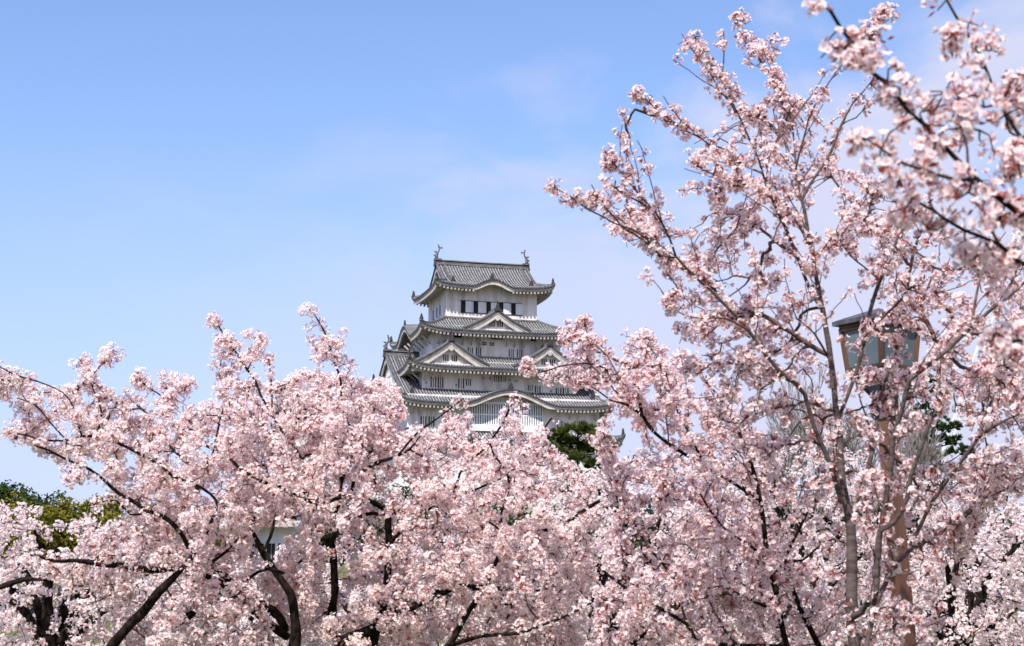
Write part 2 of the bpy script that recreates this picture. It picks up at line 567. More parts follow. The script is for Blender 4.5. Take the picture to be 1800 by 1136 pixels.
def irimoya_roof(s_e, over, ze, rise, Lr, Lg, lift_h, conc, bumps=None, kudari=None, hole=None):
    """hip-and-gable roof whose ridge runs along x"""
    bumps = bumps or {}
    We, De = W0 + s_e, D0 + s_e
    run = De
    prof = lambda d: rise * (conc * (d / run) + (1 - conc) * (d / run) ** 2)
    lift = corner_lift(lift_h)
    tiles, trim, raft, soff, ridge, orn, gab, barge = MB(), MB(), MB(), MB(), MB(), [], {-1: MB(), 1: MB()}, {-1: MB(), 1: MB()}
    for sd in SIDES:
        long = sd in ('front', 'back')
        Ls, O = (We, De) if long else (De, We)
        bp = bumps.get(sd)
        if long:
            dm = lambda c: run if abs(c) <= Lr else We - abs(c)
            for c0, c1 in ((-We, -Lr), (-Lr, Lr), (Lr, We)):
                tiled_side(tiles, sd, Ls, O, ze, prof, (lambda c: run) if c0 == -Lr else (lambda c: We - abs(c)), lift, c0, c1,
                           bp if c0 == -Lr else None, nd=14)
        else:
            rs = We - Lg
            tiled_side(tiles, sd, Ls, O, ze, prof, lambda c: min(rs, Ls - abs(c)), lift, -Ls, Ls, bp)
        eave_under(trim, raft, soff, sd, Ls, O, ze, lift, O - over, -Ls, Ls, bp)
        if bp:
            al, ou = SIDES[sd]
            zt = ze + bp[2]
            back = 0.9 + (bp[2] / rise * run) * 1.05
            p0 = al * bp[0] + ou * (O - 0.35); p1 = al * bp[0] + ou * (O - back)
            if bp[2] < 1.8:
                p0 = al * bp[0] + ou * (O - 1.1)
            ridge.rail([(p0[0], p0[1], zt + .10), (p1[0], p1[1], zt + .10 + .06 * back)], .42, .34)
            ornament(orn, (p0[0], p0[1], zt + .2), math.atan2(ou[1], ou[0]), 1.0, .8)
    for sx in (-1, 1):
        for sy in (-1, 1):
            top = We - Lr
            ds = np.linspace(0.0, top + .3, 8)
            xy = np.array([corner_xy(sx, sy, We, De, d) for d in ds])
            z = ze + prof(ds) + np.array([float(lift(np.array([d]), np.array([d]))[0]) for d in ds])
            ridge.rail(np.concatenate([xy, (z + .04)[:, None]], 1), .46, .42)
            ornament(orn, (xy[0][0] - sx * .25, xy[0][1] - sy * .25, z[0] + .25), math.atan2(sy, sx), .95, .6)
            # verge: tile edge and white barge board running from the hip to the ridge
            ds = np.linspace(top * .8, run, 14)
            y = sy * (De - ds)
            zz = ze + prof(ds)
            ridge.rail(np.stack([np.full_like(ds, sx * (Lr - .15)), y, zz + .02], 1), .42, .30, side=(1, 0, 0))
            for k in range(len(ds) - 1):
                x0 = sx * (Lr - .02)
                for (za, zb, dx, m) in ((-.02, -.30, 0.0, 0), (-.30, -.95, -.12, 1)):
                    P = [(x0 + sx * dx, y[k], zz[k] + za), (x0 + sx * dx, y[k + 1], zz[k + 1] + za),
                         (x0 + sx * dx, y[k + 1], zz[k + 1] + zb), (x0 + sx * dx, y[k], zz[k] + zb)]
                    (barge[sx] if m else tiles).prism(P, (-sx * .22, 0, 0), 0)
            # descending ridge near the verge, ends in a dark ornament
            if kudari:
                ds = np.linspace(kudari[1], run, 12)
                ridge.rail(np.stack([np.full_like(ds, sx * kudari[0]), sy * (De - ds), ze + prof(ds) + .12], 1), .42, .40, side=(1, 0, 0))
                ornament(orn, (sx * kudari[0], sy * (De - ds[0] + .1), ze + float(prof(ds[:1])[0]) + .12), sy * math.pi / 2, 1.0, .75)
        # gable wall
        ds = np.linspace(We - Lg - .4, run, 12)
        L = [(sx * Lg, -(De - d), ze + float(prof(np.array([d]))[0]) - .1) for d in ds]
        Rr = [(sx * Lg, (De - d), ze + float(prof(np.array([d]))[0]) - .1) for d in ds[::-1][1:]]
        gab[sx].prism(L + Rr, (-sx * .3, 0, 0))
        # pendant ornament under the apex
        barge[sx].prism([(sx * (Lr - .1), a, ze + rise + b) for a, b in ((-.5, -.75), (.5, -.75), (.35, -1.35), (0, -1.8), (-.35, -1.35))], (-sx * .15, 0, 0))
    # main ridge
    zr = ze + rise
    for dz, w, h in ((-.12, .95, .35), (.2, .62, .42), (.58, .8, .22)):
        ridge.rail([(-Lr - .05, 0, zr + dz), (0, 0, zr + dz - .05), (Lr + .05, 0, zr + dz)], w, h)
    for sx in (-1, 1):
        ornament(orn, (sx * (Lr + .1), 0, zr - .35), 0 if sx > 0 else math.pi, 1.3, 1.2)
    r = tiles.build('roof', [M_TILE, M_JOINT], keep)
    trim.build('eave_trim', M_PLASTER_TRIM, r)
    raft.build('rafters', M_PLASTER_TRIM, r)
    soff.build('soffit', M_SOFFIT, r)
    ridge.build('ridge_tiles', M_RIDGE, r)
    for o_ in orn:
        o_.build('ridge_ornament', M_ORN, r)
    for sx in (-1, 1):
        gab[sx].build('gable_wall', M_PLASTER, r)
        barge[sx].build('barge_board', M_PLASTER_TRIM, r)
        f = MB()
        fish(f, (sx * (Lr - .35), 0, zr + .8), sx)
        f.build('roof_fish', M_RIDGE, r, smooth=False)
    return r


def wall_storey(s, z0, z1, panel=None):
    mb = MB()
    mb.box((0, 0, (z0 + z1) / 2), (2 * (W0 + s), 2 * (D0 + s), z1 - z0))
    return mb.build('wall', M_PLASTER, keep)


def barred_window(cx, z0, z1, s, w=0.95, bars=2, side='front', frame=True):
    """recess-dark opening with square white bars"""
    al, ou = SIDES[side]
    O = (D0 if side in ('front', 'back') else W0) + s
    t = 0.02

    def bx(mb, c, dz0, dz1, ww, p0, p1):
        P = al * c
        vs = []
        for o_ in (O + p0, O + p1):
            for cc, zz in ((c - ww / 2, dz0), (c + ww / 2, dz0), (c + ww / 2, dz1), (c - ww / 2, dz1)):
                v = al * cc + ou * o_
                vs.append((v[0], v[1], zz))
        mb.add(vs, [(0, 1, 2, 3), (7, 6, 5, 4), (0, 4, 5, 1), (1, 5, 6, 2), (2, 6, 7, 3), (3, 7, 4, 0)])
    d = MB(); bx(d, cx, z0, z1, w, -.05, t)
    o = d.build('window', M_DARKWIN, keep)
    b = MB()
    for i in range(bars):
        c = cx - w / 2 + w * (i + 1) / (bars + 1)
        bx(b, c, z0 - .02, z1 + .02, w / (bars * 2 + 1) * .95, t, .14)
    for c in (cx - w / 2 - .04, cx + w / 2 + .04):
        bx(b, c, z0 - .06, z1 + .06, .09, -.02, .10)
    b.build('bars', M_PLASTER, o)
    return o


def plain_box(mb, side, s, c0, c1, z0, z1, p0, p1):
    al, ou = SIDES[side]
    O = (D0 if side in ('front', 'back') else W0) + s
    vs = []
    for o_ in (O + p0, O + p1):
        for cc, zz in ((c0, z0), (c1, z0), (c1, z1), (c0, z1)):
            v = al * cc + ou * o_
            vs.append((v[0], v[1], zz))
    mb.add(vs, [(0, 1, 2, 3), (7, 6, 5, 4), (0, 4, 5, 1), (1, 5, 6, 2), (2, 6, 7, 3), (3, 7, 4, 0)])


def dormer_gable(cx, y_f, y_b, z_apex, z_foot, half):
    """triangular gable dormer with concave slopes, facing the front"""
    rise = z_apex - z_foot
    tz = lambda t: z_apex - rise * (1.28 * t - 0.28 * t * t)
    tiles, barge, ridge, orn, ped = MB(), MB(), MB(), MB(), MB()
    ts = np.linspace(0, 1.0, 10)
    n = int((y_b - y_f) / RIB)
    for sx in (-1, 1):
        for i in range(n):
            rows = []
            for f, h in ((0, 0), (.30, 0), (.42, .11), (.65, .15), (.88, .11), (1, 0)):
                y = y_f + (i + f) * (y_b - y_f) / n
                rows.append([(cx + sx * t * half, y, tz(t) + h) for t in ts])
            for k in range(5):
                tiles.grid(rows[k:k + 2], 1 if k in (2, 3) else 0, flip=sx > 0)
        # verge: two rolls of tile, then a white double barge board
        pts = [(cx + sx * t * half, y_f + .18, tz(t) + .06) for t in ts]
        ridge.rail(pts, .36, .26, side=(0, 1, 0))
        pts = [(cx + sx * t * half, y_f + .75, tz(t) + .10) for t in ts]
        ridge.rail(pts, .34, .30, side=(0, 1, 0))
        for k in range(len(ts) - 1):
            xa, xb = cx + sx * ts[k] * half, cx + sx * ts[k + 1] * half
            za, zb = tz(ts[k]), tz(ts[k + 1])
            tiles.prism([(xa, y_f, za), (xb, y_f, zb), (xb, y_f, zb - .34), (xa, y_f, za - .34)], (0, .3, 0), 0)
            barge.prism([(xa, y_f + .06, za - .34), (xb, y_f + .06, zb - .34), (xb, y_f + .06, zb - .52), (xa, y_f + .06, za - .52)], (0, .28, 0))
            wa, wb = .62 + .25 * ts[k], .62 + .25 * ts[k + 1]
            barge.prism([(xa, y_f + .16, za - .52), (xb, y_f + .16, zb - .52), (xb, y_f + .16, zb - .52 - wb), (xa, y_f + .16, za - .52 - wa)], (0, .22, 0))
    barge.prism([(cx + a, y_f + .05, z_apex + b) for a, b in ((-.42, -.95), (.42, -.95), (.5, -1.35), (.22, -1.6), (0, -1.75), (-.22, -1.6), (-.5, -1.35))], (0, .2, 0))
    ridge.rail([(cx, y_f + .1, z_apex + .02), (cx, y_b, z_apex + .02)], .62, .42)
    ridge.rail([(cx, y_f + .1, z_apex + .36), (cx, y_b, z_apex + .36)], .42, .26)
    ornament(orn, (cx, y_f + .02, z_apex - .15), -math.pi / 2, 1.15, 1.05)
    orn.bar((cx, y_f + .3, z_apex + .5), (cx, y_f + .1, z_apex + 1.55), .34, .34, w2=.10, h2=.10, up=(0, 1, 0))
    orn.bar((cx - .05, y_f + .3, z_apex + .8), (cx + .32, y_f + .3, z_apex + 1.25), .16, .16, w2=.06, h2=.06, up=(0, 1, 0))
    yp = y_f + 1.0
    tri = [(cx + t * half * sg, yp, tz(t) - .2) for sg, t in [(-1, t) for t in ts[::-1]] + [(1, t) for t in ts[1:]]]
    ped.prism(tri + [(cx + half, yp, z_foot - 1.2), (cx - half, yp, z_foot - 1.2)], (0, .25, 0))
    ped.box((cx, yp - .28, z_foot + .12 - .35), (half * 1.30, .56, .7))           # sunlit sill at the foot
    g = tiles.build('dormer_gable', [M_TILE, M_JOINT], keep)
    barge.build('barge_board', M_PLASTER_TRIM, g)
    ridge.build('ridge_tiles', M_RIDGE, g)
    orn.build('ridge_ornament', M_ORN, g)
    ped.build('pediment_wall', M_PLASTER, g)
    for sg in (-1, 1):
        w = MB()
        for k in range(3):
            c = cx + sg * .68 + (k - 1) * .34
            w.box((c, yp - .01, z_foot + 1.02), (.19, .06, .95))
        w.build('gable_window', M_DARKWIN, g)
    return g


# walls (storeys) from the top down
wall_storey(0.0, 46.5, 53.6)
wall_storey(3.0, 40.0, 46.0)
wall_storey(4.9, 34.0, 40.0)
wall_storey(7.85, 27.6, 34.2)
wall_storey(9.4, 17.5, 27.4)
# stone base with battered sides
sb = MB()
ring = []
for z, s in ((5, 17.5), (9, 14.2), (13, 11.8), (17.6, 10.0)):
    x, y = W0 + s, D0 + s
    ring.append([(-x, -y, z), (x, -y, z), (x, y, z), (-x, y, z), (-x, -y, z)])
sb.grid(ring, 0, True)
sb.build('stone_base', M_STONE, keep)
# roofs from the top down
irimoya_roof(2.35, 2.35, 52.65, 5.05, 7.9, 7.2, 0.75, 0.55, bumps={'front': (-0.3, 3.7, 1.25), 'back': (0, 3.7, 1.25)}, kudari=(6.55, 2.0))
skirt_roof('roof', 5.45, 2.45, 44.85, 5.45, 2.75, 1.15, 0.72, bumps={'west': (-1.2, 5.6, 2.3), 'east': (1.2, 5.6, 2.3)})
skirt_roof('roof', 7.9, 3.0, 38.6, 4.9, 2.25, 1.15, 0.75)
irimoya_roof(10.0, 2.15, 32.75, 9.45, 16.2, 15.5, 1.0, 0.85, bumps={'front': (0.45, 7.9, 2.35)}, kudari=(14.6, 3.0))
skirt_roof('roof', 11.0, 1.8, 27.1, 3.75, 1.75, 1.2, 0.8)
dormer_gable(-0.45, -(D0 + 5.2), -D0 + .1, 48.35, 45.25, 5.5)
dormer_gable(-8.45, -(D0 + 7.3), -(D0 + 3.0) + .1, 42.85, 39.15, 6.1)
dormer_gable(7.55, -(D0 + 7.3), -(D0 + 3.0) + .1, 42.75, 39.15, 6.1)

# top-storey openings: dark gap + white sliding shutter, five times
sill = MB()
plain_box(sill, 'front', 0, -5.25, 5.1, 48.60, 48.70, -.05, .10)
plain_box(sill, 'front', 0, -5.25, 5.1, 50.52, 50.62, -.05, .08)
sill.build('window_rail', M_DARKWIN, keep)
for c in (-4.78, -2.68, -0.55, 1.55, 3.62):
    d = MB(); plain_box(d, 'front', 0, c - .38, c + .38, 48.70, 50.52, -.05, .02)
    o = d.build('window', M_DARKWIN, keep)
    h = MB(); plain_box(h, 'front', 0, c + .40, c + 1.35, 48.70, 50.52, -.05, .07)
    h.build('shutter', M_SHUTTER, o)
for c in (-2.2, 0.4, 2.6):
    d = MB(); plain_box(d, 'west', 0, c - .75, c + .15, 48.7, 50.4, -.05, .02)
    o = d.build('window', M_DARKWIN, keep)
    h = MB(); plain_box(h, 'west', 0, c + .17, c + 1.1, 48.7, 50.4, -.05, .07)
    h.build('shutter', M_SHUTTER, o)
# plaster panel ribs of the top storey
pr = MB()
for c in (-5.4, -3.4, -1.2, 0.9, 3.1, 5.3, 7.2):
    plain_box(pr, 'front', 0, c - .05, c + .05, 50.8, 53.0, -.02, .05)
plain_box(pr, 'front', 0, -7.55, 7.55, 50.72, 50.80, -.02, .06)
for c in (-4, -1.4, 1.2, 3.8):
    plain_box(pr, 'west', 0, c - .05, c + .05, 48, 53.0, -.02, .05)
pr.build('wall_ribs', M_PLASTER, keep)
# third storey from the top
for c in (-4.35, -3.0, 2.38, 3.72):
    barred_window(c, 41.3, 42.55, 3.0, .85, 2)
for c in (-2.03, -0.77):
    d = MB()
    for dz in (0, .3):
        plain_box(d, 'front', 3.0, c - .38, c + .38, 42.98 + dz, 43.17 + dz, -.05, .02)
    d.build('vent', M_DARKWIN, keep)
for c, w in ((-6.5, 1.5), (0.0, 2.0), (6.1, .9)):
    d = MB(); plain_box(d, 'front', 3.0, c - w / 2, c + w / 2, 44.0, 44.75, -.05, .02)
    d.build('window', M_DARKWIN, keep)
for c in (-3.5, -1.8, 3.0, 4.6):
    barred_window(c, 41.4, 42.7, 3.0, .9, 2, side='west')
# fourth storey from the top
for c, z0, z1, w in ((-10.75, 35.72, 37.3, .95), (-9.62, 35.72, 37.3, .95), (-6.3, 35.72, 37.2, .95), (-5.1, 36.15, 37.2, .85), (-0.55, 36.95, 37.85, .85),
                     (0.52, 36.95, 37.85, .85), (5.0, 35.75, 36.6, .75), (6.2, 35.3, 36.5, .95), (9.65, 35.2, 36.35, .95), (10.85, 35.2, 36.35, .95)):
    barred_window(c, z0, z1, 4.9, w, 2)
for c, z in ((-2.7, 37.25), (-1.6, 37.25), (1.6, 37.1), (2.7, 37.0), (-11.9, 36.2), (-7.1, 36.0), (8.4, 35.6)):
    lp = MB()
    plain_box(lp, 'front', 4.9, c - .16, c + .16, z, z + .34, -.02, .03)
    lp.build('loophole', M_STONE, keep)
# fifth storey: the great lattice window under the curved eave
d = MB(); plain_box(d, 'front', 7.85, -5.3, 6.0, 29.75, 33.0, -.05, .04)
gl = d.build('lattice_window', M_DARKWIN, keep)
b = MB()
for i in range(31):
    c = -5.3 + 11.3 * (i + .0) / 30
    plain_box(b, 'front', 7.85, c - .10, c + .10, 29.7, 33.0, .04, .34)
plain_box(b, 'front', 7.85, -5.4, 6.1, 31.22, 31.40, .04, .37)
plain_box(b, 'front', 7.85, -5.55, 6.25, 32.95, 33.3, .0, .42)
plain_box(b, 'front', 7.85, -5.6, 6.3, 28.75, 29.75, .0, .50)
b.build('lattice_bars', M_SHUTTER, gl)
for c in (-12.95, -11.7, 8.9, 11.75, 12.95):
    barred_window(c, 29.3, 30.75, 7.85, .95, 2)
for c in (-11, -8, -4, 0, 3.9, 5.2, 8, 11):
    barred_window(c, 24.6, 26.0, 9.4, 1.1, 3)
# slanted eave struts
def strut(p, q, up=(0, 0, 1)):
    m = MB()
    m.bar(p, q, .2, .24, up=up)
    m.build('eave_strut', M_PLASTER_TRIM, keep)


for s, ze, zw, reach, xs in ((3.0, 44.35, 42.9, 1.7, (-9.6, -5.6, -4.2, -2.8, 1.6, 2.9, 4.3, 7.4, 9.8)), (4.9, 38.1, 36.7, 1.8, (-12.2, -11.0, 11.2, 12.2)),
                             (7.85, 32.3, 31.0, 1.5, (-15.0, -13.6, 10.5, 14.8))):
    for x in xs:
        strut((x, -(D0 + s), zw), (x, -(D0 + s + reach), ze))
    for y in np.arange(-(D0 + s) + .6, D0 + s, 2.4):
        strut((-(W0 + s), y, zw), (-(W0 + s + reach), y, ze), (0.3, 0, 1))


# ------------------------------------------------------------------ lesser castle buildings
def small_turret(name, label, loc, rz, hw, hd, z0, z1, fish_end=True, rise=3.2):
    root = empty(name, loc, rz)
    tag(root, label, 'building')
    mb = MB(); mb.box((0, 0, (z0 + z1) / 2), (2 * hw, 2 * hd, z1 - z0))
    mb.build('wall', M_PLASTER, root)
    tiles, trim, ridge = MB(), MB(), MB()
    ov, lr = 1.2, hw + .4
    for sy in (-1, 1):
        n = int(2 * (hw + ov) / RIB)
        for i in range(n):
            rows = []
            for f, h in ((0, 0), (.30, 0), (.42, .11), (.65, .15), (.88, .11), (1, 0)):
                x = -hw - ov + (i + f) * 2 * (hw + ov) / n
                rows.append([(x, sy * (hd + ov) * (1 - t), z1 + rise * (.6 * t + .4 * t * t) + h + .6 * (abs(x) / (hw + ov)) ** 6 * (1 - t)) for t in np.linspace(0, 1, 7)])
            for k in range(5):
                tiles.grid(rows[k:k + 2], 1 if k in (2, 3) else 0, flip=sy > 0)
        trim.prism([(-hw - ov, sy * (hd + ov - .1), z1 - .08), (hw + ov, sy * (hd + ov - .1), z1 - .08), (hw + ov, sy * (hd + ov - .1), z1 - .4), (-hw - ov, sy * (hd + ov - .1), z1 - .4)], (0, -sy * .2, 0))
    for sx in (-1, 1):
        trim.prism([(sx * hw, -hd - .3, z1 - .1), (sx * hw, hd + .3, z1 - .1), (sx * hw, 0, z1 + rise - .4)], (-sx * .2, 0, 0))
        ridge.rail([(sx * (hw + ov - .2), y, z1 + rise * (.6 * (1 - abs(y) / (hd + ov)) + .4 * (1 - abs(y) / (hd + ov)) ** 2) + .1) for y in np.linspace(-hd - ov, hd + ov, 13)], .4, .3, side=(1, 0, 0))
    ridge.rail([(-hw - ov, 0, z1 + rise), (hw + ov, 0, z1 + rise)], .6, .7)
    r = tiles.build('roof', [M_TILE, M_JOINT], root)
    trim.build('eave_trim', M_PLASTER_TRIM, r)
    ridge.build('ridge_tiles', M_RIDGE, r)
    if fish_end:
        for sx in (-1, 1):
            f = MB(); fish(f, (sx * (hw + ov - .5), 0, z1 + rise + .6), sx, 1.5); f.build('roof_fish', M_ORN, r)
    for c in (-hw * .5, 0, hw * .5):
        d = MB(); d.box((c, -hd - .02, z1 - 1.9), (.9, .08, 1.3)); o = d.build('window', M_DARKWIN, root)
        b = MB()
        for k in (-1, 1):
            b.box((c + k * .16, -hd - .09, z1 - 1.9), (.14, .1, 1.34))
        b.build('bars', M_PLASTER, o)
    return root


p = at(494, 685, 285)
small_turret('castle_turret', 'small white turret with one roof fish showing over the blossom left of the keep', (p[0] + 4.9, 285, 0), math.radians(16), 4.6, 3.6, 14, p[2] - 4.4)
p = at(470, 985, 92)
small_turret('storehouse', 'small white storehouse glimpsed between dark limbs at lower left', (p[0] + 0.2, 92, 0), math.radians(-8), 1.9, 1.6, 0, p[2] + 2.1, False, .8)


# ================================================================== cherry trees
def unit(v):
    return v / np.maximum(1e-9, np.linalg.norm(v, axis=-1, keepdims=True))


def catmull(P, step):
    """smooth resampling of a polyline of rows (x, y, z, r)"""
    P = np.array(P, float)
    if len(P) == 2:
        n = max(2, int(np.linalg.norm(P[1, :3] - P[0, :3]) / step) + 1)
        return P[0] + (P[1] - P[0]) * np.linspace(0, 1, n)[:, None]
    Q = np.vstack([2 * P[0] - P[1], P, 2 * P[-1] - P[-2]])
    out = []
    for i in range(1, len(Q) - 2):
        n = max(1, int(np.linalg.norm(Q[i + 1, :3] - Q[i, :3]) / step))
        t = np.linspace(0, 1, n, endpoint=False)[:, None]
        p0, p1, p2, p3 = Q[i - 1], Q[i], Q[i + 1], Q[i + 2]
        out.append(.5 * (2 * p1 + (p2 - p0) * t + (2 * p0 - 5 * p1 + 4 * p2 - p3) * t * t + (3 * p1 - p0 - 3 * p2 + p3) * t ** 3))
    out.append(Q[-2][None])
    R = np.vstack(out)
    R[:, 3] = np.maximum(R[:, 3], 0.001)
    return R


def tube(P, sides=9, rough=0.0, knots=0.0):
    """closed tube along rows (x, y, z, r) -> verts, quads"""
    c, r = P[:, :3], P[:, 3]
    n = len(c)
    d = unit(np.gradient(c, axis=0))
    ref = np.array([0.31, 0.9, 0.2])
    s = unit(np.cross(d, ref)); u = np.cross(s, d)
    a = np.linspace(0, 2 * math.pi, sides, endpoint=False)
    rr = r[:, None] * (1 + rough * rng.normal(size=(n, sides)))
    if knots:
        k = rng.random(n) < 0.10
        rr[k] *= 1 + knots * rng.random((k.sum(), 1))
    V = c[:, None] + s[:, None] * (np.cos(a)[None, :, None] * rr[..., None]) + u[:, None] * (np.sin(a)[None, :, None] * rr[..., None])
    i = np.arange(n - 1)[:, None] * sides
    k = np.arange(sides)[None]
    k2 = (k + 1) % sides
    F = np.stack([i + k, i + k2, i + sides + k2, i + sides + k], -1).reshape(-1, 4)
    return V.reshape(-1, 3), F


def segs(p0, p1, r0, r1, sides=4):
    """many independent twig segments at once"""
    d = unit(p1 - p0)
    ref = np.array([0.31, 0.9, 0.2])
    s = unit(np.cross(d, ref)); u = np.cross(s, d)
    a = np.linspace(0, 2 * math.pi, sides, endpoint=False)
    ring = s[:, None] * np.cos(a)[None, :, None] + u[:, None] * np.sin(a)[None, :, None]
    V = np.concatenate([p0[:, None] + ring * r0[:, None, None], (p1 + d * r1[:, None] * .5)[:, None] + ring * r1[:, None, None]], 1)
    n = len(p0)
    k = np.arange(sides); k2 = (k + 1) % sides
    f = np.stack([k, k2, k2 + sides, k + sides], -1)
    F = (np.arange(n) * 2 * sides)[:, None, None] + f[None]
    return V.reshape(-1, 3), F.reshape(-1, 4)


def in_poly(x, y, poly):
    poly = np.array(poly, float)
    res = np.zeros(len(x), bool)
    j = len(poly) - 1
    for i in range(len(poly)):
        xi, yi = poly[i]; xj, yj = poly[j]
        c = ((yi > y) != (yj > y)) & (x < (xj - xi) * (y - yi) / (yj - yi + 1e-12) + xi)
        res ^= c
        j = i
    return res


def edge_dist(x, y, poly):
    poly = np.array(poly, float)
    D = np.full(len(x), 1e9)
    for i in range(len(poly)):
        a, b = poly[i - 1], poly[i]
        ab = b - a
        t = np.clip(((x - a[0]) * ab[0] + (y - a[1]) * ab[1]) / (ab @ ab + 1e-9), 0, 1)
        D = np.minimum(D, np.hypot(x - a[0] - t * ab[0], y - a[1] - t * ab[1]))
    return D


def crown_points(poly, n, depth, half, holes=(), edge=110.0):
    """n tips in a crown whose outline is poly and which is `half` metres deep either way, rounded towards its rim"""
    poly = np.array(poly, float)
    lo, hi = poly.min(0), poly.max(0)
    pts = []
    while sum(len(p) for p in pts) < n:
        x = rng.uniform(lo[0], hi[0], n * 2); y = rng.uniform(lo[1], hi[1], n * 2)
        ok = in_poly(x, y, poly)
        for h in holes:
            ok &= ~in_poly(x, y, h)
        x, y = x[ok], y[ok]
        e = np.sqrt(np.clip(edge_dist(x, y, poly) / edge, 0.04, 1))
        d = depth + half * e * rng.uniform(-1, 1, len(x))
        # keep the outline roughly true in size as the tips move in depth
        pts.append(at(x, y, d))
    return np.vstack(pts)[:n]


def shoot_plan(limbs, per_m, length, inside, up=.35, r_max=.022):
    """straight side shoots fanning forwards from the thin boughs: list of (limb, node, points)"""
    plan = []
    for li, L in enumerate(limbs):
        dd = unit(np.gradient(L[:, :3], axis=0))
        seg = np.linalg.norm(L[1] - L[0])
        for i in range(1, len(L)):
            if L[i, 3] > r_max or rng.random() > per_m * seg:
                continue
            q = unit(np.cross(dd[i], rng.normal(size=3)))
            a = math.radians(rng.uniform(28, 58))
            d = unit(dd[i] * math.cos(a) + q * math.sin(a) + np.array([0, 0, up]))
            ln = rng.uniform(*length) * (0.6 + .4 * rng.random())
            n = max(2, int(ln / .055))
            bend = rng.normal(size=3) * .10 + np.array([0, 0, .06])
            s = np.linspace(0, 1, n + 1)[1:, None]
            pts = L[i, :3] + d * ln * s + bend * ln * s * s + rng.normal(size=(n, 3)) * .004
            if inside(pts[-1]) and inside(pts[n // 2]):
                plan.append((li, i, pts))
    return plan


def grow(limbs, tips, step=0.06, wander=0.35, path_w=0.25, droop=0.0, root_r=0.004, shoots=()):
    """joins every tip to the branch system, nearest first (greedy tree with a path-length term).
    limbs: list of (n,4) sampled polylines.  -> node pos, parent, radius, is_limb, tip id"""
    pos, par, rad, lim, tid, dirs, plen = [], [], [], [], [], [], []
    for L in limbs:
        b = len(pos)
        dd = unit(np.gradient(L[:, :3], axis=0))
        for i in range(len(L)):
            pos.append(L[i, :3]); par.append(b + i - 1 if i else -1); rad.append(L[i, 3]); lim.append(True); tid.append(-1)
            dirs.append(dd[i]); plen.append(0.0)
    start = np.concatenate([[0], np.cumsum([len(L) for L in limbs])])
    for k, (li, i, pts) in enumerate(shoots):
        prev = int(start[li] + i)
        dk = unit(np.gradient(np.vstack([pos[prev], pts]), axis=0))[1:]
        for q, dq in zip(pts, dk):
            pos.append(q); par.append(prev); rad.append(0); lim.append(False); tid.append(len(tips) + k)
            dirs.append(dq); plen.append(plen[prev] + .055)
            prev = len(pos) - 1
    pos = list(pos)
    P = np.array(pos); N = len(P)
    T = np.array(tips)
    best = np.full(len(T), 1e9); bi = np.zeros(len(T), int)
    for s in range(0, N, 400):
        D = np.linalg.norm(T[:, None] - P[None, s:s + 400], axis=2)
        j = D.argmin(1); v = D[np.arange(len(T)), j]
        m = v < best
        best[m] = v[m]; bi[m] = j[m] + s
    alive = np.ones(len(T), bool)
    for it in range(len(T)):
        k = int(np.argmin(np.where(alive, best, 1e9)))
        alive[k] = False
        j = int(bi[k])
        a, b = np.array(pos[j]), T[k]
        L = np.linalg.norm(b - a)
        if L < 0.02:
            continue
        n = max(1, int(round(L / step)))
        d0 = dirs[j]
        ctrl = a + (b - a) * 0.45 + d0 * L * .22 + np.array([0, 0, 1.]) * L * (-droop) + rng.normal(size=3) * L * wander * .3
        t = np.linspace(0, 1, n + 1)[1:, None]
        Q = (1 - t) ** 2 * a + 2 * t * (1 - t) * ctrl + t * t * b
        Q[:-1] += rng.normal(size=(n - 1, 3)) * 0.009 if n > 1 else 0
        prev = j
        base = len(pos)
        for i in range(n):
            pos.append(Q[i]); par.append(prev); rad.append(0); lim.append(False); tid.append(k)
            dirs.append(unit((Q[i] - np.array(pos[prev]))[None])[0]); plen.append(plen[prev] + L / n)
            prev = base + i
        if alive.any():
            D = np.linalg.norm(T[:, None] - Q[None], axis=2) + path_w * np.array(plen[base:])[None]
            jj = D.argmin(1); v = D[np.arange(len(T)), jj]
            m = v < best
            best[m] = v[m]; bi[m] = jj[m] + base
    pos = np.array(pos); par = np.array(par); lim = np.array(lim); tid = np.array(tid)
    # pipe model radii for the twigs
    w = np.zeros(len(pos))
    nch = np.bincount(par[par >= 0], minlength=len(pos))
    rad = np.array(rad)
    for i in range(len(pos) - 1, -1, -1):
        if lim[i]:
            continue
        if w[i] == 0:
            w[i] = 1.0
        if par[i] >= 0:
            w[par[i]] += w[i] + .12
    tw = ~lim
    rad[tw] = np.minimum(root_r * 0.62 * w[tw] ** 0.46, 0.05)
    return pos, par, rad, lim, tid


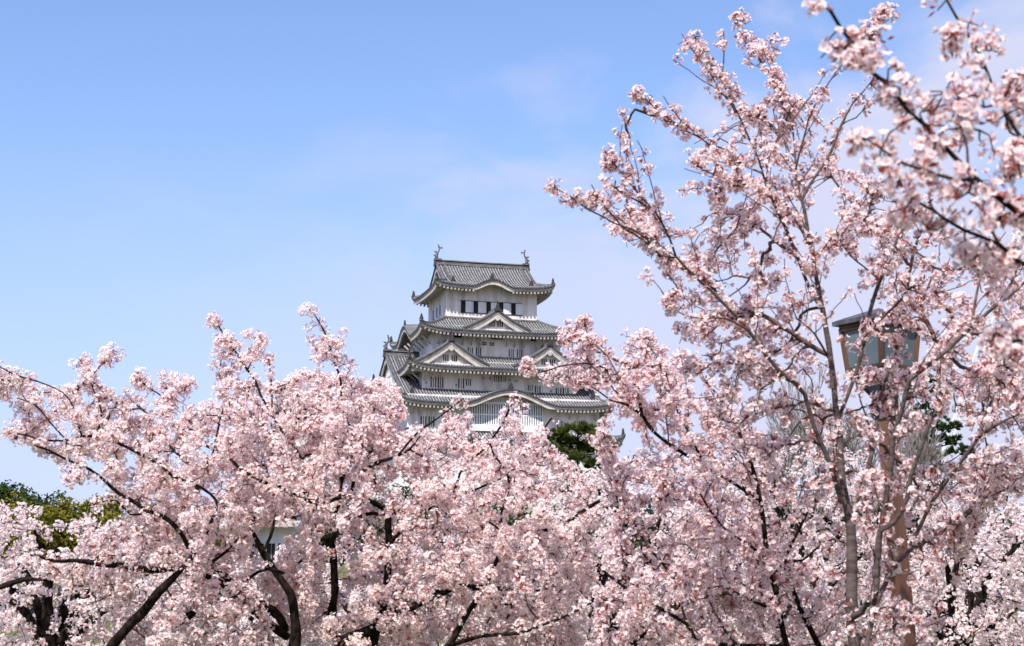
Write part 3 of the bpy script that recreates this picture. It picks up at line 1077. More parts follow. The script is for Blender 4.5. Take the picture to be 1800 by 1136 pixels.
PET = 5
def flower_mesh(c, n, R, tint, simple=False):
    """five kite-shaped petals per flower, cupped; c centres, n facing, R radii -> verts, quads, colours"""
    N = len(c)
    ref = rng.normal(size=(N, 3))
    s = unit(np.cross(n, ref)); u = np.cross(n, s)
    cup = rng.uniform(0.05, 0.55, N)
    if simple:
        k = 4
        ang = (np.arange(k) * 2 * math.pi / k)[None] + rng.uniform(0, 6.28, N)[:, None]
        half, rm = .80, .82
    else:
        k = PET
        ang = (np.arange(k) * 2 * math.pi / k)[None] + rng.uniform(0, 6.28, N)[:, None] + rng.normal(size=(N, k)) * .08
        half, rm = .66, .80
    def P(a, r, h):
        return c[:, None] + (s[:, None] * np.cos(a)[..., None] + u[:, None] * np.sin(a)[..., None]) * (r * R[:, None])[..., None] + n[:, None] * (h * R[:, None])[..., None]
    lean = cup[:, None] + rng.normal(size=(N, k)) * .12
    mid = P(ang - half, rm * (1 - .25 * lean), .75 * lean)
    mid2 = P(ang + half, rm * (1 - .25 * lean), .75 * lean)
    tip = P(ang, 1.0 - .35 * lean, 1.0 * lean + rng.normal(size=(N, k)) * .06)
    base = (c - n * (R * .18)[:, None])[:, None]
    V = np.concatenate([base, np.stack([mid, tip, mid2], 2).reshape(N, 3 * k, 3)], 1)
    nv = 1 + 3 * k
    q = np.array([[0, 1 + 3 * i, 2 + 3 * i, 3 + 3 * i] for i in range(k)])
    F = (np.arange(N) * nv)[:, None, None] + q[None]
    colr = np.zeros((N, nv, 4)); colr[..., 3] = 1
    colr[..., 0] = tint[:, None]
    colr[:, 0, 1] = 0.0
    colr[:, 1:, 1] = 1.0
    return V.reshape(-1, 3), F.reshape(-1, 4), colr.reshape(-1, 4)


def stalk_mesh(a, b, n, R):
    """flower stalk ribbon from the spur a to the flower b, and a little calyx star behind the flower -> quads"""
    N = len(a)
    d = unit(b - a)
    s = unit(np.cross(d, rng.normal(size=(N, 3))))
    w = (R * .085)[:, None]
    e = b - n * (R * .30)[:, None]
    V1 = np.stack([a - s * w, a + s * w, e + s * w, e - s * w], 1)
    u = unit(np.cross(n, s)); v = np.cross(n, u)
    f = b - n * (R * .10)[:, None]
    r = (R * .26)[:, None]
    g = b - n * (R * .5)[:, None]
    V2 = np.stack([g, f + u * r, f + v * r, f - u * r], 1)
    V3 = np.stack([g, f - u * r, f - v * r, f + u * r], 1)
    V = np.concatenate([V1, V2, V3], 1)
    F = (np.arange(N) * 12)[:, None, None] + np.array([[0, 1, 2, 3], [4, 5, 6, 7], [8, 9, 10, 11]])[None]
    col = np.ones((N, 12, 4)); col[..., 0] = rng.random((N, 1)); col[:, 0:2, 1] = .5
    return V.reshape(-1, 3), F.reshape(-1, 4), col.reshape(-1, 4)


def leaf_mesh(c, d, n, L, W):
    """single folded leaf kites"""
    N = len(c)
    s = unit(np.cross(d, n))
    V = np.stack([c, c + d * (L * .5)[:, None] + s * W[:, None] + n * (W * .3)[:, None], c + d * L[:, None], c + d * (L * .5)[:, None] - s * W[:, None] + n * (W * .3)[:, None]], 1)
    F = (np.arange(N) * 4)[:, None] + np.arange(4)[None]
    col = np.ones((N, 4, 4)); col[..., 0] = rng.random((N, 1)); col[:, 0, 1] = .4
    return V.reshape(-1, 3), F, col.reshape(-1, 4)


def rand_dirs(n):
    return unit(rng.normal(size=(n, 3)))


def cherry_tree(label, base, limbs, tips, petals, bark, twig, group=None, flower_r=0.0175, per=(6, 13), cl_r=0.042, spacing=1.0,
                bare=0.18, leafy=0.10, path_w=0.25, wander=.35, max_r=0.016, stalk_share=.55, clear=.12, shoots=None, simple=False, stalks=True, limb_flowers=0.35, step=0.06,
                trunk_n=1, densities=None, root_r=0.004, tip_bare=0.0):
    """limbs: list of rows (x, y, z, r); the first trunk_n of them make the trunk"""
    root = empty('cherry_tree', tuple(base))
    tag(root, label, 'cherry tree', group)
    base = np.array(base, float)
    L = [catmull(l, step) for l in limbs]
    # trunk: one continuous mesh
    vs, fs, nb = [], [], 0
    for l in L[:trunk_n]:
        V, F = tube(l, 12, .05, .16)
        vs.append(V - base); fs.append(F + nb); nb += len(V)
    mesh_np('trunk', np.vstack(vs), np.vstack(fs), bark, root, smooth=True)
    for l in L[trunk_n:]:
        V, F = tube(l, 9 if l[0, 3] > .012 else 6, .06, .18)
        mesh_np('limb', V - base, F, bark if l[0, 3] > .009 else twig, root, smooth=True)
    sh = shoot_plan(L, *shoots) if shoots else ()
    pos, par, rad, lim, tid = grow(L, tips, step, wander, path_w, root_r=root_r, shoots=sh)
    tw = np.where(~lim & (par >= 0))[0]
    if len(tw):
        r1 = rad[tw]
        rp = np.where(lim[par[tw]], np.minimum(rad[par[tw]], r1 * 1.25), rad[par[tw]])
        V, F = segs(pos[par[tw]], pos[tw], rp, r1, 4)
        mesh_np('twigs', V - base, F, twig, root, smooth=True)
    # blossom clusters on spurs along all thin wood
    ok = np.where((rad < max_r) & (par >= 0))[0]
    dens = np.clip(rng.beta(1.6, 1.0, max(1, len(tips) + len(sh))) * 1.5, 0, 1.3)
    dens[rng.random(len(dens)) < bare] *= 0.12
    pr = np.where(lim[ok], limb_flowers, dens[tid[ok]]) * spacing
    ends = np.bincount(par[par >= 0], minlength=len(pos))[ok] == 0
    pr = np.where(ends & (rng.random(len(ok)) > tip_bare), 1.2, pr)
    cnt = np.floor(pr + rng.random(len(ok))).astype(int)
    idx = np.repeat(ok, cnt)
    thick = np.vstack([l[l[:, 3] > .022][:, :3] for l in L[0:]])
    if clear > 0 and len(thick):
        keep_ = np.ones(len(idx), bool)
        for s in range(0, len(idx), 2000):
            D = np.linalg.norm(pos[idx[s:s + 2000]][:, None] - thick[None, ::2], axis=2).min(1)
            keep_[s:s + 2000] = D > clear
        idx = idx[keep_]
    nc = len(idx)
    spur = pos[idx] + (pos[par[idx]] - pos[idx]) * rng.random((nc, 1))
    out = rand_dirs(nc); out[:, 2] += 0.25
    cen = spur + unit(out) * (cl_r * .55)
    k = rng.integers(per[0], per[1] + 1, nc)
    k = np.where(rng.random(nc) < .15, np.maximum(2, k // 3), k)
    ci = np.repeat(np.arange(nc), k)
    nf = len(ci)
    dd = rand_dirs(nf) + unit(out)[ci] * .35
    dd = unit(dd)
    csz = rng.uniform(.68, 1.3, nc)
    fc = cen[ci] + dd * (cl_r * csz[ci] * rng.uniform(.65, 1.15, nf))[:, None]
    nrm = unit(dd + rand_dirs(nf) * .24 + np.array([0, 0, .1]))
    R = flower_r * rng.uniform(.82, 1.18, nf)
    tint = np.clip(rng.normal(.30, .16, nf) + rng.normal(0, .18, nc)[ci], 0, 1)
    V, F, C_ = flower_mesh(fc, nrm, R, tint, simple)
    mesh_np('blossoms', V - base, F, petals, root, color=C_)
    if stalks:
        sel = rng.random(nf) < (stalk_share if not simple else .25)
        V, F, C_ = stalk_mesh(spur[ci][sel], fc[sel], nrm[sel], R[sel])
        # closed buds and bronze leaf tips at the spurs
        nl = int(nc * leafy * 5)
        li = rng.integers(0, nc, nl)
        ld = unit(out[li] + rand_dirs(nl) * .8)
        V2, F2, C2 = leaf_mesh(spur[li] + ld * cl_r * .5, ld, rand_dirs(nl), rng.uniform(.018, .038, nl) * (flower_r / .0175), rng.uniform(.004, .008, nl) * (flower_r / .0175))
        mesh_np('stalks', V - base, F, M_BUDS, root, color=C_)
        mesh_np('young_leaves', V2 - base, F2, M_BUDLEAF, root, color=C2)
    return nf


def px(rows, d, d2=None):
    """rows of (photo x, photo y, width in photo pixels[, depth offset]) -> (x, y, z, r); d..d2: depth from first to last"""
    out = []
    n = len(rows)
    for i, r in enumerate(rows):
        dd = d + ((d2 if d2 is not None else d) - d) * i / max(1, n - 1) + (r[3] if len(r) > 3 else 0)
        p = at(r[0], r[1], dd)
        out.append((p[0], p[1], p[2], r[2] * .5 * dd / FPX))
    return out


def down(p, x, y, r, n=4):
    """trunk from the ground point (x, y, 0) up to the row p"""
    p = np.array(p)
    g = np.array([x, y, -.15, r])
    rows = []
    for i in range(n):
        t = i / n
        q = g + (p - g) * t
        q[0] += math.sin(t * math.pi) * .04
        q[3] = r * (1 + .5 * max(0, .25 - t) * 3) * (1 - t) + p[3] * t
        rows.append(tuple(q))
    return rows


TOTAL = {}
exec_trees = True

# ---- the dark-limbed tree in the middle
d = 15.0
t0 = px([(655, 1136, 18), (668, 1080, 16), (680, 1027, 14), (683, 977, 13), (683, 927, 12), (680, 903, 11), (663, 887, 9), (640, 877, 8), (617, 872, 8), (590, 877, 7), (560, 890, 6), (543, 903, 4)], d, d - .5)
b0 = at(648, 1136, d)
trunkA = down(t0[0], b0[0] - .05, d, .16) + t0
limbsA = [trunkA,
    px([(680, 903, 9), (703, 900, 8), (740, 897, 7), (770, 890, 6), (790, 882, 5), (812, 872, 4)], d, d + .5),
    px([(678, 908, 7), (657, 902, 7), (617, 913, 7), (597, 927, 6), (573, 953, 6), (547, 973, 6), (500, 1008, 4)], d, d - .3),
    px([(684, 960, 7), (690, 950, 7), (717, 923, 5), (740, 905, 3)], d, d - .5),
    px([(600, 1150, 16), (583, 1087, 14), (588, 1047, 13), (587, 993, 13), (583, 947, 12), (583, 915, 9), (595, 890, 6), (600, 850, 5), (620, 800, 4)], d + .3, d - .3),
    px([(660, 1110, 15), (683, 1070, 15), (710, 1053, 15), (750, 1042, 13), (797, 1030, 12), (847, 1033, 9), (883, 1035, 7), (930, 1040, 4), (980, 1030, 3)], d, d + .8),
    px([(665, 1105, 14), (680, 1093, 14), (733, 1063, 11), (780, 1043, 9), (812, 1025, 6)], d + .1, d - .5),
    px([(650, 1125, 20), (663, 1103, 18), (640, 1112, 18), (603, 1127, 20), (590, 1140, 18)], d, d - .3),
    px([(760, 1165, 12), (790, 1133, 11), (807, 1103, 11), (827, 1070, 10), (847, 1040, 9), (863, 1010, 8), (875, 980, 7), (883, 960, 6), (883, 933, 5), (880, 905, 3)], d - .6, d - .2),
    px([(883, 935, 4), (870, 925, 4), (850, 910, 3), (835, 890, 2)], d - .3, d - .6),
    px([(790, 1136, 8), (800, 1132, 8), (850, 1118, 7), (913, 1113, 6), (950, 1100, 5), (990, 1085, 4), (1040, 1060, 3)], d - .6, d - 1.2),
    px([(863, 1062, 5), (880, 1063, 5), (920, 1060, 4), (960, 1050, 3)], d - .4, d),
    px([(876, 975, 6), (895, 990, 6), (915, 1015, 6), (925, 1035, 4)], d - .3, d + .4),
    px([(883, 940, 6), (930, 935, 5), (970, 930, 7), (1000, 917, 7), (1033, 893, 7), (1067, 873, 6), (1080, 863, 5), (1103, 830, 3), (1115, 800, 2)], d - .2, d - .4),
    px([(617, 872, 6), (625, 840, 6), (660, 815, 7), (690, 805, 6), (720, 790, 4), (740, 765, 3)], d - .2, d - .6),
    px([(660, 850, 5), (655, 820, 4), (640, 790, 3)], d - .2, d),
    px([(560, 890, 5), (520, 870, 5), (480, 850, 5), (450, 845, 5)], d - .4, d - .8),
    px([(600, 850, 5), (600, 820, 6), (612, 800, 6), (625, 770, 4), (610, 740, 4), (600, 700, 4), (599, 671, 4), (585, 627, 3.5), (572, 587, 3), (555, 557, 2.5), (545, 543, 2)], d - .2, d - .4),
    px([(560, 880, 5), (540, 830, 5), (520, 790, 5), (490, 750, 4.5), (458, 694, 4.5), (448, 667, 4.5), (435, 651, 4), (418, 624, 3.5), (398, 597, 3), (385, 574, 2.4), (378, 564, 2)], d, d + .4),
    px([(435, 651, 3), (447, 625, 3), (462, 598, 2.5)], d + .3, d + .3),
    px([(478, 722, 3.5), (478, 684, 3), (475, 654, 2.5), (473, 632, 2)], d + .2, d + .3),
    px([(790, 882, 5), (800, 860, 5), (815, 820, 4), (850, 790, 4), (880, 750, 4), (895, 720, 4), (905, 700, 3)], d + .4, d - .2),
    px([(812, 872, 4), (860, 850, 4), (900, 830, 4), (930, 790, 4), (955, 755, 3.5), (970, 735, 3)], d + .5, d + .5),
    px([(880, 905, 4), (895, 850, 4), (880, 815, 4), (868, 800, 4), (862, 780, 3)], d - .2, d - .7),
    px([(700, 800, 4), (735, 760, 4), (770, 735, 3), (800, 712, 3), (815, 700, 2)], d - .6, d - .8),
]
polyA = [(380, 700), (395, 668), (420, 660), (455, 690), (505, 672), (530, 655), (560, 645), (590, 640), (625, 662), (645, 668), (690, 680), (708, 715), (716, 765), (745, 772), (775, 750), (800, 722), (822, 735), (835, 775), (862, 782), (880, 735), (900, 712), (918, 716), (915, 765), (940, 765),
         (960, 748), (975, 760), (968, 800), (1010, 825), (1040, 860), (1060, 900), (1050, 1000), (1000, 1180), (560, 1180), (470, 1090), (440, 960), (400, 900), (385, 800)]


def inside_of(polys, holes=()):
    def f(p):
        v = p - _C
        c = v @ _F
        x, y = np.array([900 + FPX * (v @ _R) / c]), np.array([568 - FPX * (v @ _U) / c])
        return any(in_poly(x, y, q)[0] for q in polys) and not any(in_poly(x, y, q)[0] for q in holes)
    return f


def spikes(rows, limbs, n):
    """tips of named sprigs, each set at the depth of the bough it grows from"""
    Q = np.vstack([catmull(l, .06)[:, :3] for l in limbs])
    v = Q - _C
    a, b, c = v @ _R, v @ _U, v @ _F
    X, Y = 900 + FPX * a / c, 568 - FPX * b / c
    out = []
    for x, y, r in rows:
        j = np.argmin((X - x) ** 2 + (Y - y) ** 2)
        dd = Q[j, 1]
        out.append(at(x + rng.normal(size=n) * r, y + rng.normal(size=n) * r, dd + rng.normal(size=n) * r * dd / FPX))
    return np.vstack(out)


holesA = [[(440, 930), (490, 915), (500, 990), (455, 1000)], [(560, 930), (600, 925), (610, 1050), (565, 1050)], [(705, 870), (775, 850), (800, 880), (720, 915)]][:2]
tipsA = np.vstack([crown_points(polyA, 2200, d + .3, 1.4, holesA), crown_points([(520, 690), (600, 660), (700, 690), (710, 800), (540, 830)], 260, d + .6, .9),
                   spikes([(545, 548, 4), (565, 590, 12), (590, 605, 8), (575, 625, 14), (600, 640, 16), (380, 572, 5), (392, 600, 12), (410, 615, 16), (395, 625, 14), (455, 600, 9), (445, 612, 8), (430, 640, 14), (475, 634, 5), (388, 668, 16), (400, 690, 16)], limbsA[1:], 8)])
TOTAL['A'] = cherry_tree('wide cherry tree with dark forking limbs and dense blossom in front of the castle', (b0[0] - .05, d, 0), limbsA, tipsA, P_LEFT, M_BARK_DARK, M_TWIG_DARK,
                         'cherry trees in blossom', per=(12, 22), spacing=1.25, cl_r=.055, leafy=.10, bare=.12)

# ---- the tree on the left
d = 14.3
tB = px([(517, 1136, 21), (520, 1113, 18), (517, 1075, 15), (512, 1045, 14), (500, 1027, 13), (480, 1000, 12), (460, 967, 12), (447, 940, 7), (440, 925, 5), (450, 905, 4)], d, d - .3)
b0 = at(520, 1136, d)
limbsB = [down(tB[0], b0[0] + .05, d, .15) + tB,
    px([(500, 1110, 16), (490, 1083, 15), (450, 1057, 14), (417, 1037, 13), (390, 1007, 11), (367, 993, 9), (345, 995, 7), (333, 990, 7), (300, 1000, 10), (260, 1002, 12), (230, 997, 12), (200, 993, 12), (167, 990, 11), (130, 985, 7), (97, 987, 6), (60, 975, 4)], d, d - .8),
    px([(505, 1120, 15), (477, 1100, 14), (433, 1063, 14), (393, 1027, 12), (363, 1013, 9), (345, 1000, 6)], d + .2, d - .4),
    px([(367, 993, 6), (373, 988, 6), (397, 970, 5), (420, 945, 3)], d - .3, d - .6),
    px([(500, 1008, 6), (470, 1000, 6), (440, 1015, 5), (420, 1045, 4)], d - .3, d - .5),
    px([(465, 965, 6), (475, 945, 6), (480, 927, 6), (485, 905, 4)], d - .3, d - .2),
    px([(190, 1145, 18), (220, 1107, 17), (250, 1077, 17), (277, 1043, 16), (300, 1020, 13), (315, 1005, 10), (350, 960, 7), (370, 920, 6), (380, 880, 5), (340, 850, 5), (304, 838, 5), (278, 811, 4), (262, 790, 3)], d - .5, d - 1.0),
    px([(-30, 1042, 11), (0, 1032, 10), (27, 1023, 10), (50, 1018, 8), (80, 1020, 4)], d - 1.0, d - 1.2),
    px([(270, 1125, 10), (290, 1107, 13), (310, 1097, 14), (335, 1080, 14), (347, 1070, 9), (365, 1050, 5)], d + .4, d + .8),
    px([(340, 985, 7), (320, 940, 8), (290, 910, 8), (262, 900, 8), (240, 885, 7), (214, 871, 7), (197, 858, 6), (184, 845, 6), (157, 825, 5), (117, 808, 4.5), (84, 791, 4), (60, 783, 3)], d - .5, d - 1),
    px([(350, 860, 6), (300, 830, 6), (250, 800, 5.5), (204, 778, 5), (174, 769, 5), (144, 767, 4.5), (117, 774, 4), (77, 774, 3.5), (45, 765, 3), (20, 761, 2.5)], d - .6, d - .6),
    px([(180, 770, 4), (174, 750, 4), (179, 727, 3.5), (174, 707, 3), (166, 690, 2.5), (157, 667, 2.5), (140, 632, 2)], d - .6, d - .4),
    px([(157, 667, 2.5), (175, 645, 2.5), (200, 620, 2)], d - .5, d - .5),
    px([(144, 767, 4), (135, 740, 3.5), (128, 714, 3), (110, 690, 2.5), (70, 672, 2.5), (30, 660, 2.5), (-10, 640, 2)], d - .6, d - .8),
    px([(117, 774, 3), (90, 745, 3), (62, 712, 2.5), (30, 700, 2)], d - .7, d - 1),
    px([(470, 850, 6), (430, 830, 6), (395, 798, 5.5), (378, 791, 5), (345, 775, 5), (320, 760, 4), (300, 735, 3.5), (294, 707, 3), (275, 690, 2.5), (264, 684, 2.5), (241, 664, 2)], d - .3, d),
    px([(294, 712, 3), (310, 695, 2.5), (322, 680, 2)], d, d),
    px([(376, 790, 4.5), (385, 747, 4), (392, 720, 3)], d - .2, d - .5),
    px([(345, 830, 6), (308, 794, 5), (291, 776, 4), (265, 735, 3.5), (240, 712, 3), (228, 700, 2)], d - .4, d + .2),
    px([(262, 900, 5), (230, 905, 4), (205, 880, 3), (170, 885, 2.5), (148, 890, 2)], d - .8, d - 1.1),
]
polyB = [(-40, 640), (10, 650), (40, 668), (70, 690), (105, 682), (125, 688), (150, 672), (185, 678), (215, 690), (222, 720), (245, 745), (262, 715), (285, 700), (318, 690), (330, 712), (370, 712), (400, 700), (440, 720), (440, 800), (470, 900), (430, 960), (470, 1060), (480, 1180), (240, 1180), (190, 1060),
         (60, 1000), (160, 950), (240, 905), (205, 870), (180, 840), (140, 815), (80, 800), (15, 775), (20, 740), (50, 735), (10, 705), (-40, 690)]
holesB = [[(80, 745), (120, 735), (140, 762), (100, 768)], [(215, 790), (245, 800), (240, 840), (215, 835)], [(285, 790), (310, 800), (300, 815), (285, 808)], [(225, 1010), (330, 1000), (260, 1080), (230, 1090)]]
tipsB = np.vstack([crown_points(polyB, 1450, d - .15, 1.15, holesB),
                   spikes([(198, 624, 5), (188, 634, 7), (142, 636, 6), (152, 655, 9), (244, 665, 4), (262, 672, 6), (285, 668, 6), (310, 672, 7), (320, 684, 8), (300, 690, 9), (236, 700, 8), (25, 765, 9), (10, 655, 14), (125, 838, 8), (145, 832, 8)], limbsB[1:], 7)])
TOTAL['B'] = cherry_tree('spreading cherry tree at left with long level limbs over the olive green hill', (b0[0] + .05, d, 0), limbsB, tipsB, P_LEFT, M_BARK_DARK, M_TWIG_DARK,
                         'cherry trees in blossom', per=(11, 20), spacing=1.1, cl_r=.053, leafy=.10, bare=.16)

# ---- the grey-barked young tree on the right
d = 10.2
tR = px([(1503, 1136, 21), (1497, 1093, 20), (1497, 1027, 20), (1497, 960, 19), (1493, 910, 17), (1487, 883, 15), (1480, 843, 14), (1477, 793, 13), (1475, 753, 12), (1470, 720, 11), (1466, 683, 10), (1460, 627, 10), (1452, 579, 9.5), (1446, 545, 9), (1438, 506, 8),
         (1430, 460, 7), (1422, 414, 6.5), (1414, 370, 6), (1409, 351, 6), (1424, 324, 5), (1442, 298, 5), (1463, 264, 4.5), (1471, 238, 4), (1487, 203, 4), (1500, 180, 3), (1514, 165, 2.5), (1530, 146, 2)], d, d - .2)
b0 = at(1505, 1136, d)
limbsR = [down(tR[0], b0[0] + .03, d, .075) + tR,
    px([(1443, 540, 7), (1425, 511, 7), (1412, 480, 6), (1402, 452, 6), (1394, 433, 5.5), (1374, 387, 5), (1362, 361, 5), (1346, 323, 4.5), (1333, 279, 4), (1316, 242, 4), (1301, 208, 3.5), (1287, 180, 3), (1269, 143, 3), (1250, 113, 2.5), (1232, 88, 2.5), (1220, 66, 2)], d, d - .5),
    px([(1480, 885, 9), (1463, 827, 9), (1447, 787, 8.5), (1435, 762, 8), (1424, 725, 8), (1415, 694, 8), (1399, 675, 7.5), (1370, 652, 7), (1342, 618, 7), (1315, 580, 6.5), (1290, 552, 6), (1264, 526, 5.5), (1235, 497, 5), (1206, 471, 5), (1188, 451, 4.5), (1177, 419, 4), (1165, 395, 4), (1153, 375, 3.5), (1124, 343, 3), (1101, 314, 3), (1075, 282, 2.5), (1063, 266, 2)], d - .1, d - .9),
    px([(1190, 453, 4), (1159, 448, 4), (1136, 419, 4), (1113, 404, 3.5), (1081, 393, 3), (1060, 381, 3), (1031, 367, 3), (1008, 349, 2.5), (979, 332, 2.2), (966, 325, 1.8)], d - .7, d - 1.2),
    px([(1340, 305, 4), (1324, 298, 4), (1295, 280, 3.5), (1272, 261, 3.5), (1248, 256, 3), (1232, 243, 3), (1206, 230, 3), (1177, 209, 2.5), (1140, 180, 2.5), (1116, 166, 2)], d - .3, d - .2),
    px([(1409, 345, 4), (1400, 310, 4), (1398, 277, 4), (1396, 250, 3.5), (1393, 224, 3.5), (1380, 195, 3), (1375, 174, 3), (1367, 153, 2.5), (1353, 129, 2.5), (1338, 108, 2.5), (1322, 90, 2.2), (1311, 74, 2), (1297, 50, 2), (1297, 32, 1.8)], d, d + .4),
    px([(1342, 112, 2), (1350, 92, 2), (1355, 70, 1.8)], d + .3, d + .4),
    px([(1398, 300, 3.5), (1405, 270, 3.5), (1413, 243, 3.5), (1421, 211, 3), (1434, 182, 3), (1450, 156, 2.5), (1474, 121, 2.5), (1495, 98, 2), (1527, 53, 2), (1545, 34, 2), (1562, 12, 1.8)], d, d - .4),
    px([(1335, 283, 3), (1353, 275, 3), (1368, 240, 3), (1380, 211, 2.5), (1392, 190, 2)], d - .1, d + .3),
    px([(1366, 370, 4), (1357, 349, 4), (1328, 329, 3.5), (1299, 320, 3), (1270, 314, 3), (1240, 300, 2.5), (1220, 290, 2)], d - .2, d - .7),
    px([(1490, 890, 9), (1500, 893, 9), (1517, 853, 9), (1527, 820, 8.5), (1537, 773, 8), (1542, 731, 7.5), (1548, 697, 6), (1560, 660, 5), (1570, 632, 6), (1580, 590, 7), (1588, 540, 7), (1596, 493, 6.5), (1607, 441, 6), (1622, 400, 4), (1635, 360, 3)], d, d + .5),
    px([(1473, 735, 7), (1480, 720, 7), (1492, 690, 7), (1506, 652, 7), (1517, 610, 7), (1523, 573, 7), (1534, 531, 7), (1547, 493, 7), (1564, 457, 6.5), (1575, 427, 6), (1591, 397, 5), (1613, 373, 4), (1640, 350, 3)], d + .1, d - .3),
    px([(1544, 980, 11), (1547, 933, 11), (1569, 921, 9), (1588, 896, 8.5), (1598, 858, 8), (1601, 836, 7.5), (1620, 786, 7), (1632, 750, 6), (1650, 715, 5), (1665, 690, 4)], d - .6, d - .9),
    px([(1540, 1040, 10), (1544, 985, 11), (1546, 945, 10), (1554, 905, 9), (1560, 858, 8.5), (1568, 810, 9), (1570, 770, 9), (1579, 739, 9), (1585, 722, 8), (1592, 695, 8), (1599, 669, 8), (1607, 661, 8), (1638, 638, 8), (1666, 615, 7.5), (1692, 590, 7), (1723, 562, 6.5), (1751, 537, 6), (1779, 517, 5.5), (1820, 480, 4), (1850, 470, 3)], d - .5, d - 1.0),
    px([(1500, 1085, 12), (1515, 1075, 12), (1530, 1050, 9), (1536, 1062, 9), (1540, 1040, 10)], d - .2, d - .5),
    px([(1520, 1150, 10), (1532, 1093, 10), (1536, 1062, 9), (1547, 1046, 9), (1563, 1012, 8.5), (1582, 984, 8), (1607, 962, 7), (1625, 940, 4)], d - .5, d - .2),
    px([(1600, 960, 7), (1640, 880, 7), (1654, 861, 6.5), (1673, 833, 6.5), (1689, 813, 6), (1720, 770, 6), (1751, 748, 5), (1785, 731, 4), (1830, 715, 3)], d - .3, d - .9),
    px([(1722, 768, 5), (1728, 739, 5), (1745, 700, 4), (1760, 670, 3)], d - .8, d - .4),
    px([(1692, 590, 5), (1722, 586, 4), (1760, 575, 3), (1800, 570, 2.5)], d - .9, d - .5),
    px([(1707, 575, 5), (1712, 545, 5), (1716, 520, 4.5), (1725, 480, 4), (1735, 440, 3)], d - .9, d - .7),
    px([(1607, 441, 4), (1640, 470, 3.5), (1625, 520, 4), (1618, 540, 4)], d + .3, d + .2),
    px([(1547, 493, 4), (1520, 470, 3), (1495, 450, 3), (1475, 420, 2.5), (1470, 405, 2)], d, d - .3),
    px([(1564, 457, 4), (1545, 420, 3), (1520, 390, 3), (1510, 365, 2.5), (1530, 330, 2)], d, d + .3),
    px([(1462, 640, 5), (1440, 600, 4), (1425, 580, 3), (1400, 560, 3)], d, d - .5),
    px([(1264, 526, 4), (1250, 490, 3.5), (1245, 460, 3), (1260, 430, 3), (1290, 410, 2.5), (1300, 380, 2)], d - .5, d - .2),
    px([(1315, 580, 4), (1275, 560, 3.5), (1235, 560, 3), (1205, 555, 2.5), (1180, 540, 2)], d - .5, d - .9),
]
polysR = [([(1055, 385), (1050, 345), (1105, 325), (1150, 345), (1200, 400), (1260, 385), (1320, 430), (1380, 450), (1430, 540), (1400, 640), (1330, 620), (1250, 560), (1190, 540), (1170, 480), (1110, 440), (1095, 420)], 330),
          ([(1215, 300), (1200, 240), (1265, 215), (1290, 185), (1350, 195), (1380, 170), (1435, 175), (1460, 215), (1490, 240), (1470, 300), (1430, 340), (1420, 420), (1370, 400), (1300, 350)], 250),
          ([(1470, 410), (1500, 350), (1560, 350), (1650, 370), (1760, 420), (1850, 470), (1850, 720), (1700, 730), (1590, 740), (1480, 700), (1490, 600), (1560, 560), (1490, 500)], 520),
          ([(1180, 560), (1260, 560), (1330, 600), (1430, 640), (1470, 720), (1480, 850), (1470, 1000), (1400, 900), (1300, 800), (1220, 700)], 330),
          ([(1480, 720), (1580, 720), (1700, 720), (1800, 700), (1850, 740), (1850, 850), (1720, 900), (1700, 1000), (1640, 1180), (1440, 1180), (1450, 900)], 520)]
holesR = [[(1500, 575), (1556, 570), (1556, 650), (1515, 650)], [(1562, 600), (1612, 590), (1606, 655), (1562, 655)], [(1465, 545), (1500, 540), (1495, 590), (1475, 590)], [(1560, 870), (1590, 870), (1600, 1050), (1570, 1050)], [(1655, 735), (1695, 735), (1695, 805), (1600, 815), (1595, 780)], [(1440, 560), (1500, 560), (1500, 640), (1440, 640)], [(1470, 440), (1520, 430), (1530, 480), (1490, 500)], [(1480, 760), (1500, 760), (1505, 1000), (1490, 1000)]]
tipsR = [crown_points(p, int(n * f), d + .4, 1.0, holesR, 90) for (p, n), f in zip(polysR, (.36, .36, .5, .5, .55))]
RIM = [[(950, 300), (1060, 250), (1110, 150), (1200, 30), (1330, 20), (1420, 130), (1500, 80), (1580, 0), (1600, 60), (1560, 180), (1500, 260), (1480, 330), (1560, 310), (1700, 330), (1860, 380), (1860, 1200), (1440, 1200), (1300, 860), (1150, 560), (1090, 440)]]
tipsR.append(spikes([(1125, 170, 8), (1145, 186, 10), (1165, 200, 10), (1200, 228, 12), (1222, 65, 6), (1236, 88, 9), (1255, 105, 9), (1262, 130, 10), (1285, 155, 12), (1300, 40, 6), (1312, 72, 8), (1325, 95, 8), (1355, 70, 9), (1360, 135, 10),
                     (1545, 40, 9), (1555, 20, 6), (1530, 60, 8), (1440, 165, 8), (1540, 150, 9), (1520, 170, 10), (980, 332, 5), (1010, 352, 8), (1035, 360, 12), (1080, 300, 8), (1095, 318, 12), (1065, 300, 6), (1228, 292, 6), (1255, 305, 10), (1300, 318, 12), (1258, 355, 10),
                     (1560, 556, 10), (1505, 612, 9), (1578, 622, 8), (1545, 660, 10), (1185, 540, 9), (1170, 545, 6), (1520, 322, 8), (1550, 340, 8), (1470, 420, 9)], limbsR, 7))
TOTAL['R'] = cherry_tree('slender grey-barked cherry tree at right with open upright boughs in front of the lantern', (b0[0] + .03, d, 0), limbsR, np.vstack(tipsR), P_RIGHT, M_BARK_GREY, M_TWIG_RED,
                         'cherry trees in blossom', per=(4, 11), cl_r=.038, flower_r=.0182, spacing=.95, stalk_share=.95, clear=.09, path_w=.5, wander=.2, shoots=(7.5, (.18, .70), inside_of(RIM, holesR), .35), leafy=.34, bare=.24, limb_flowers=.30, max_r=.012, tip_bare=.3)

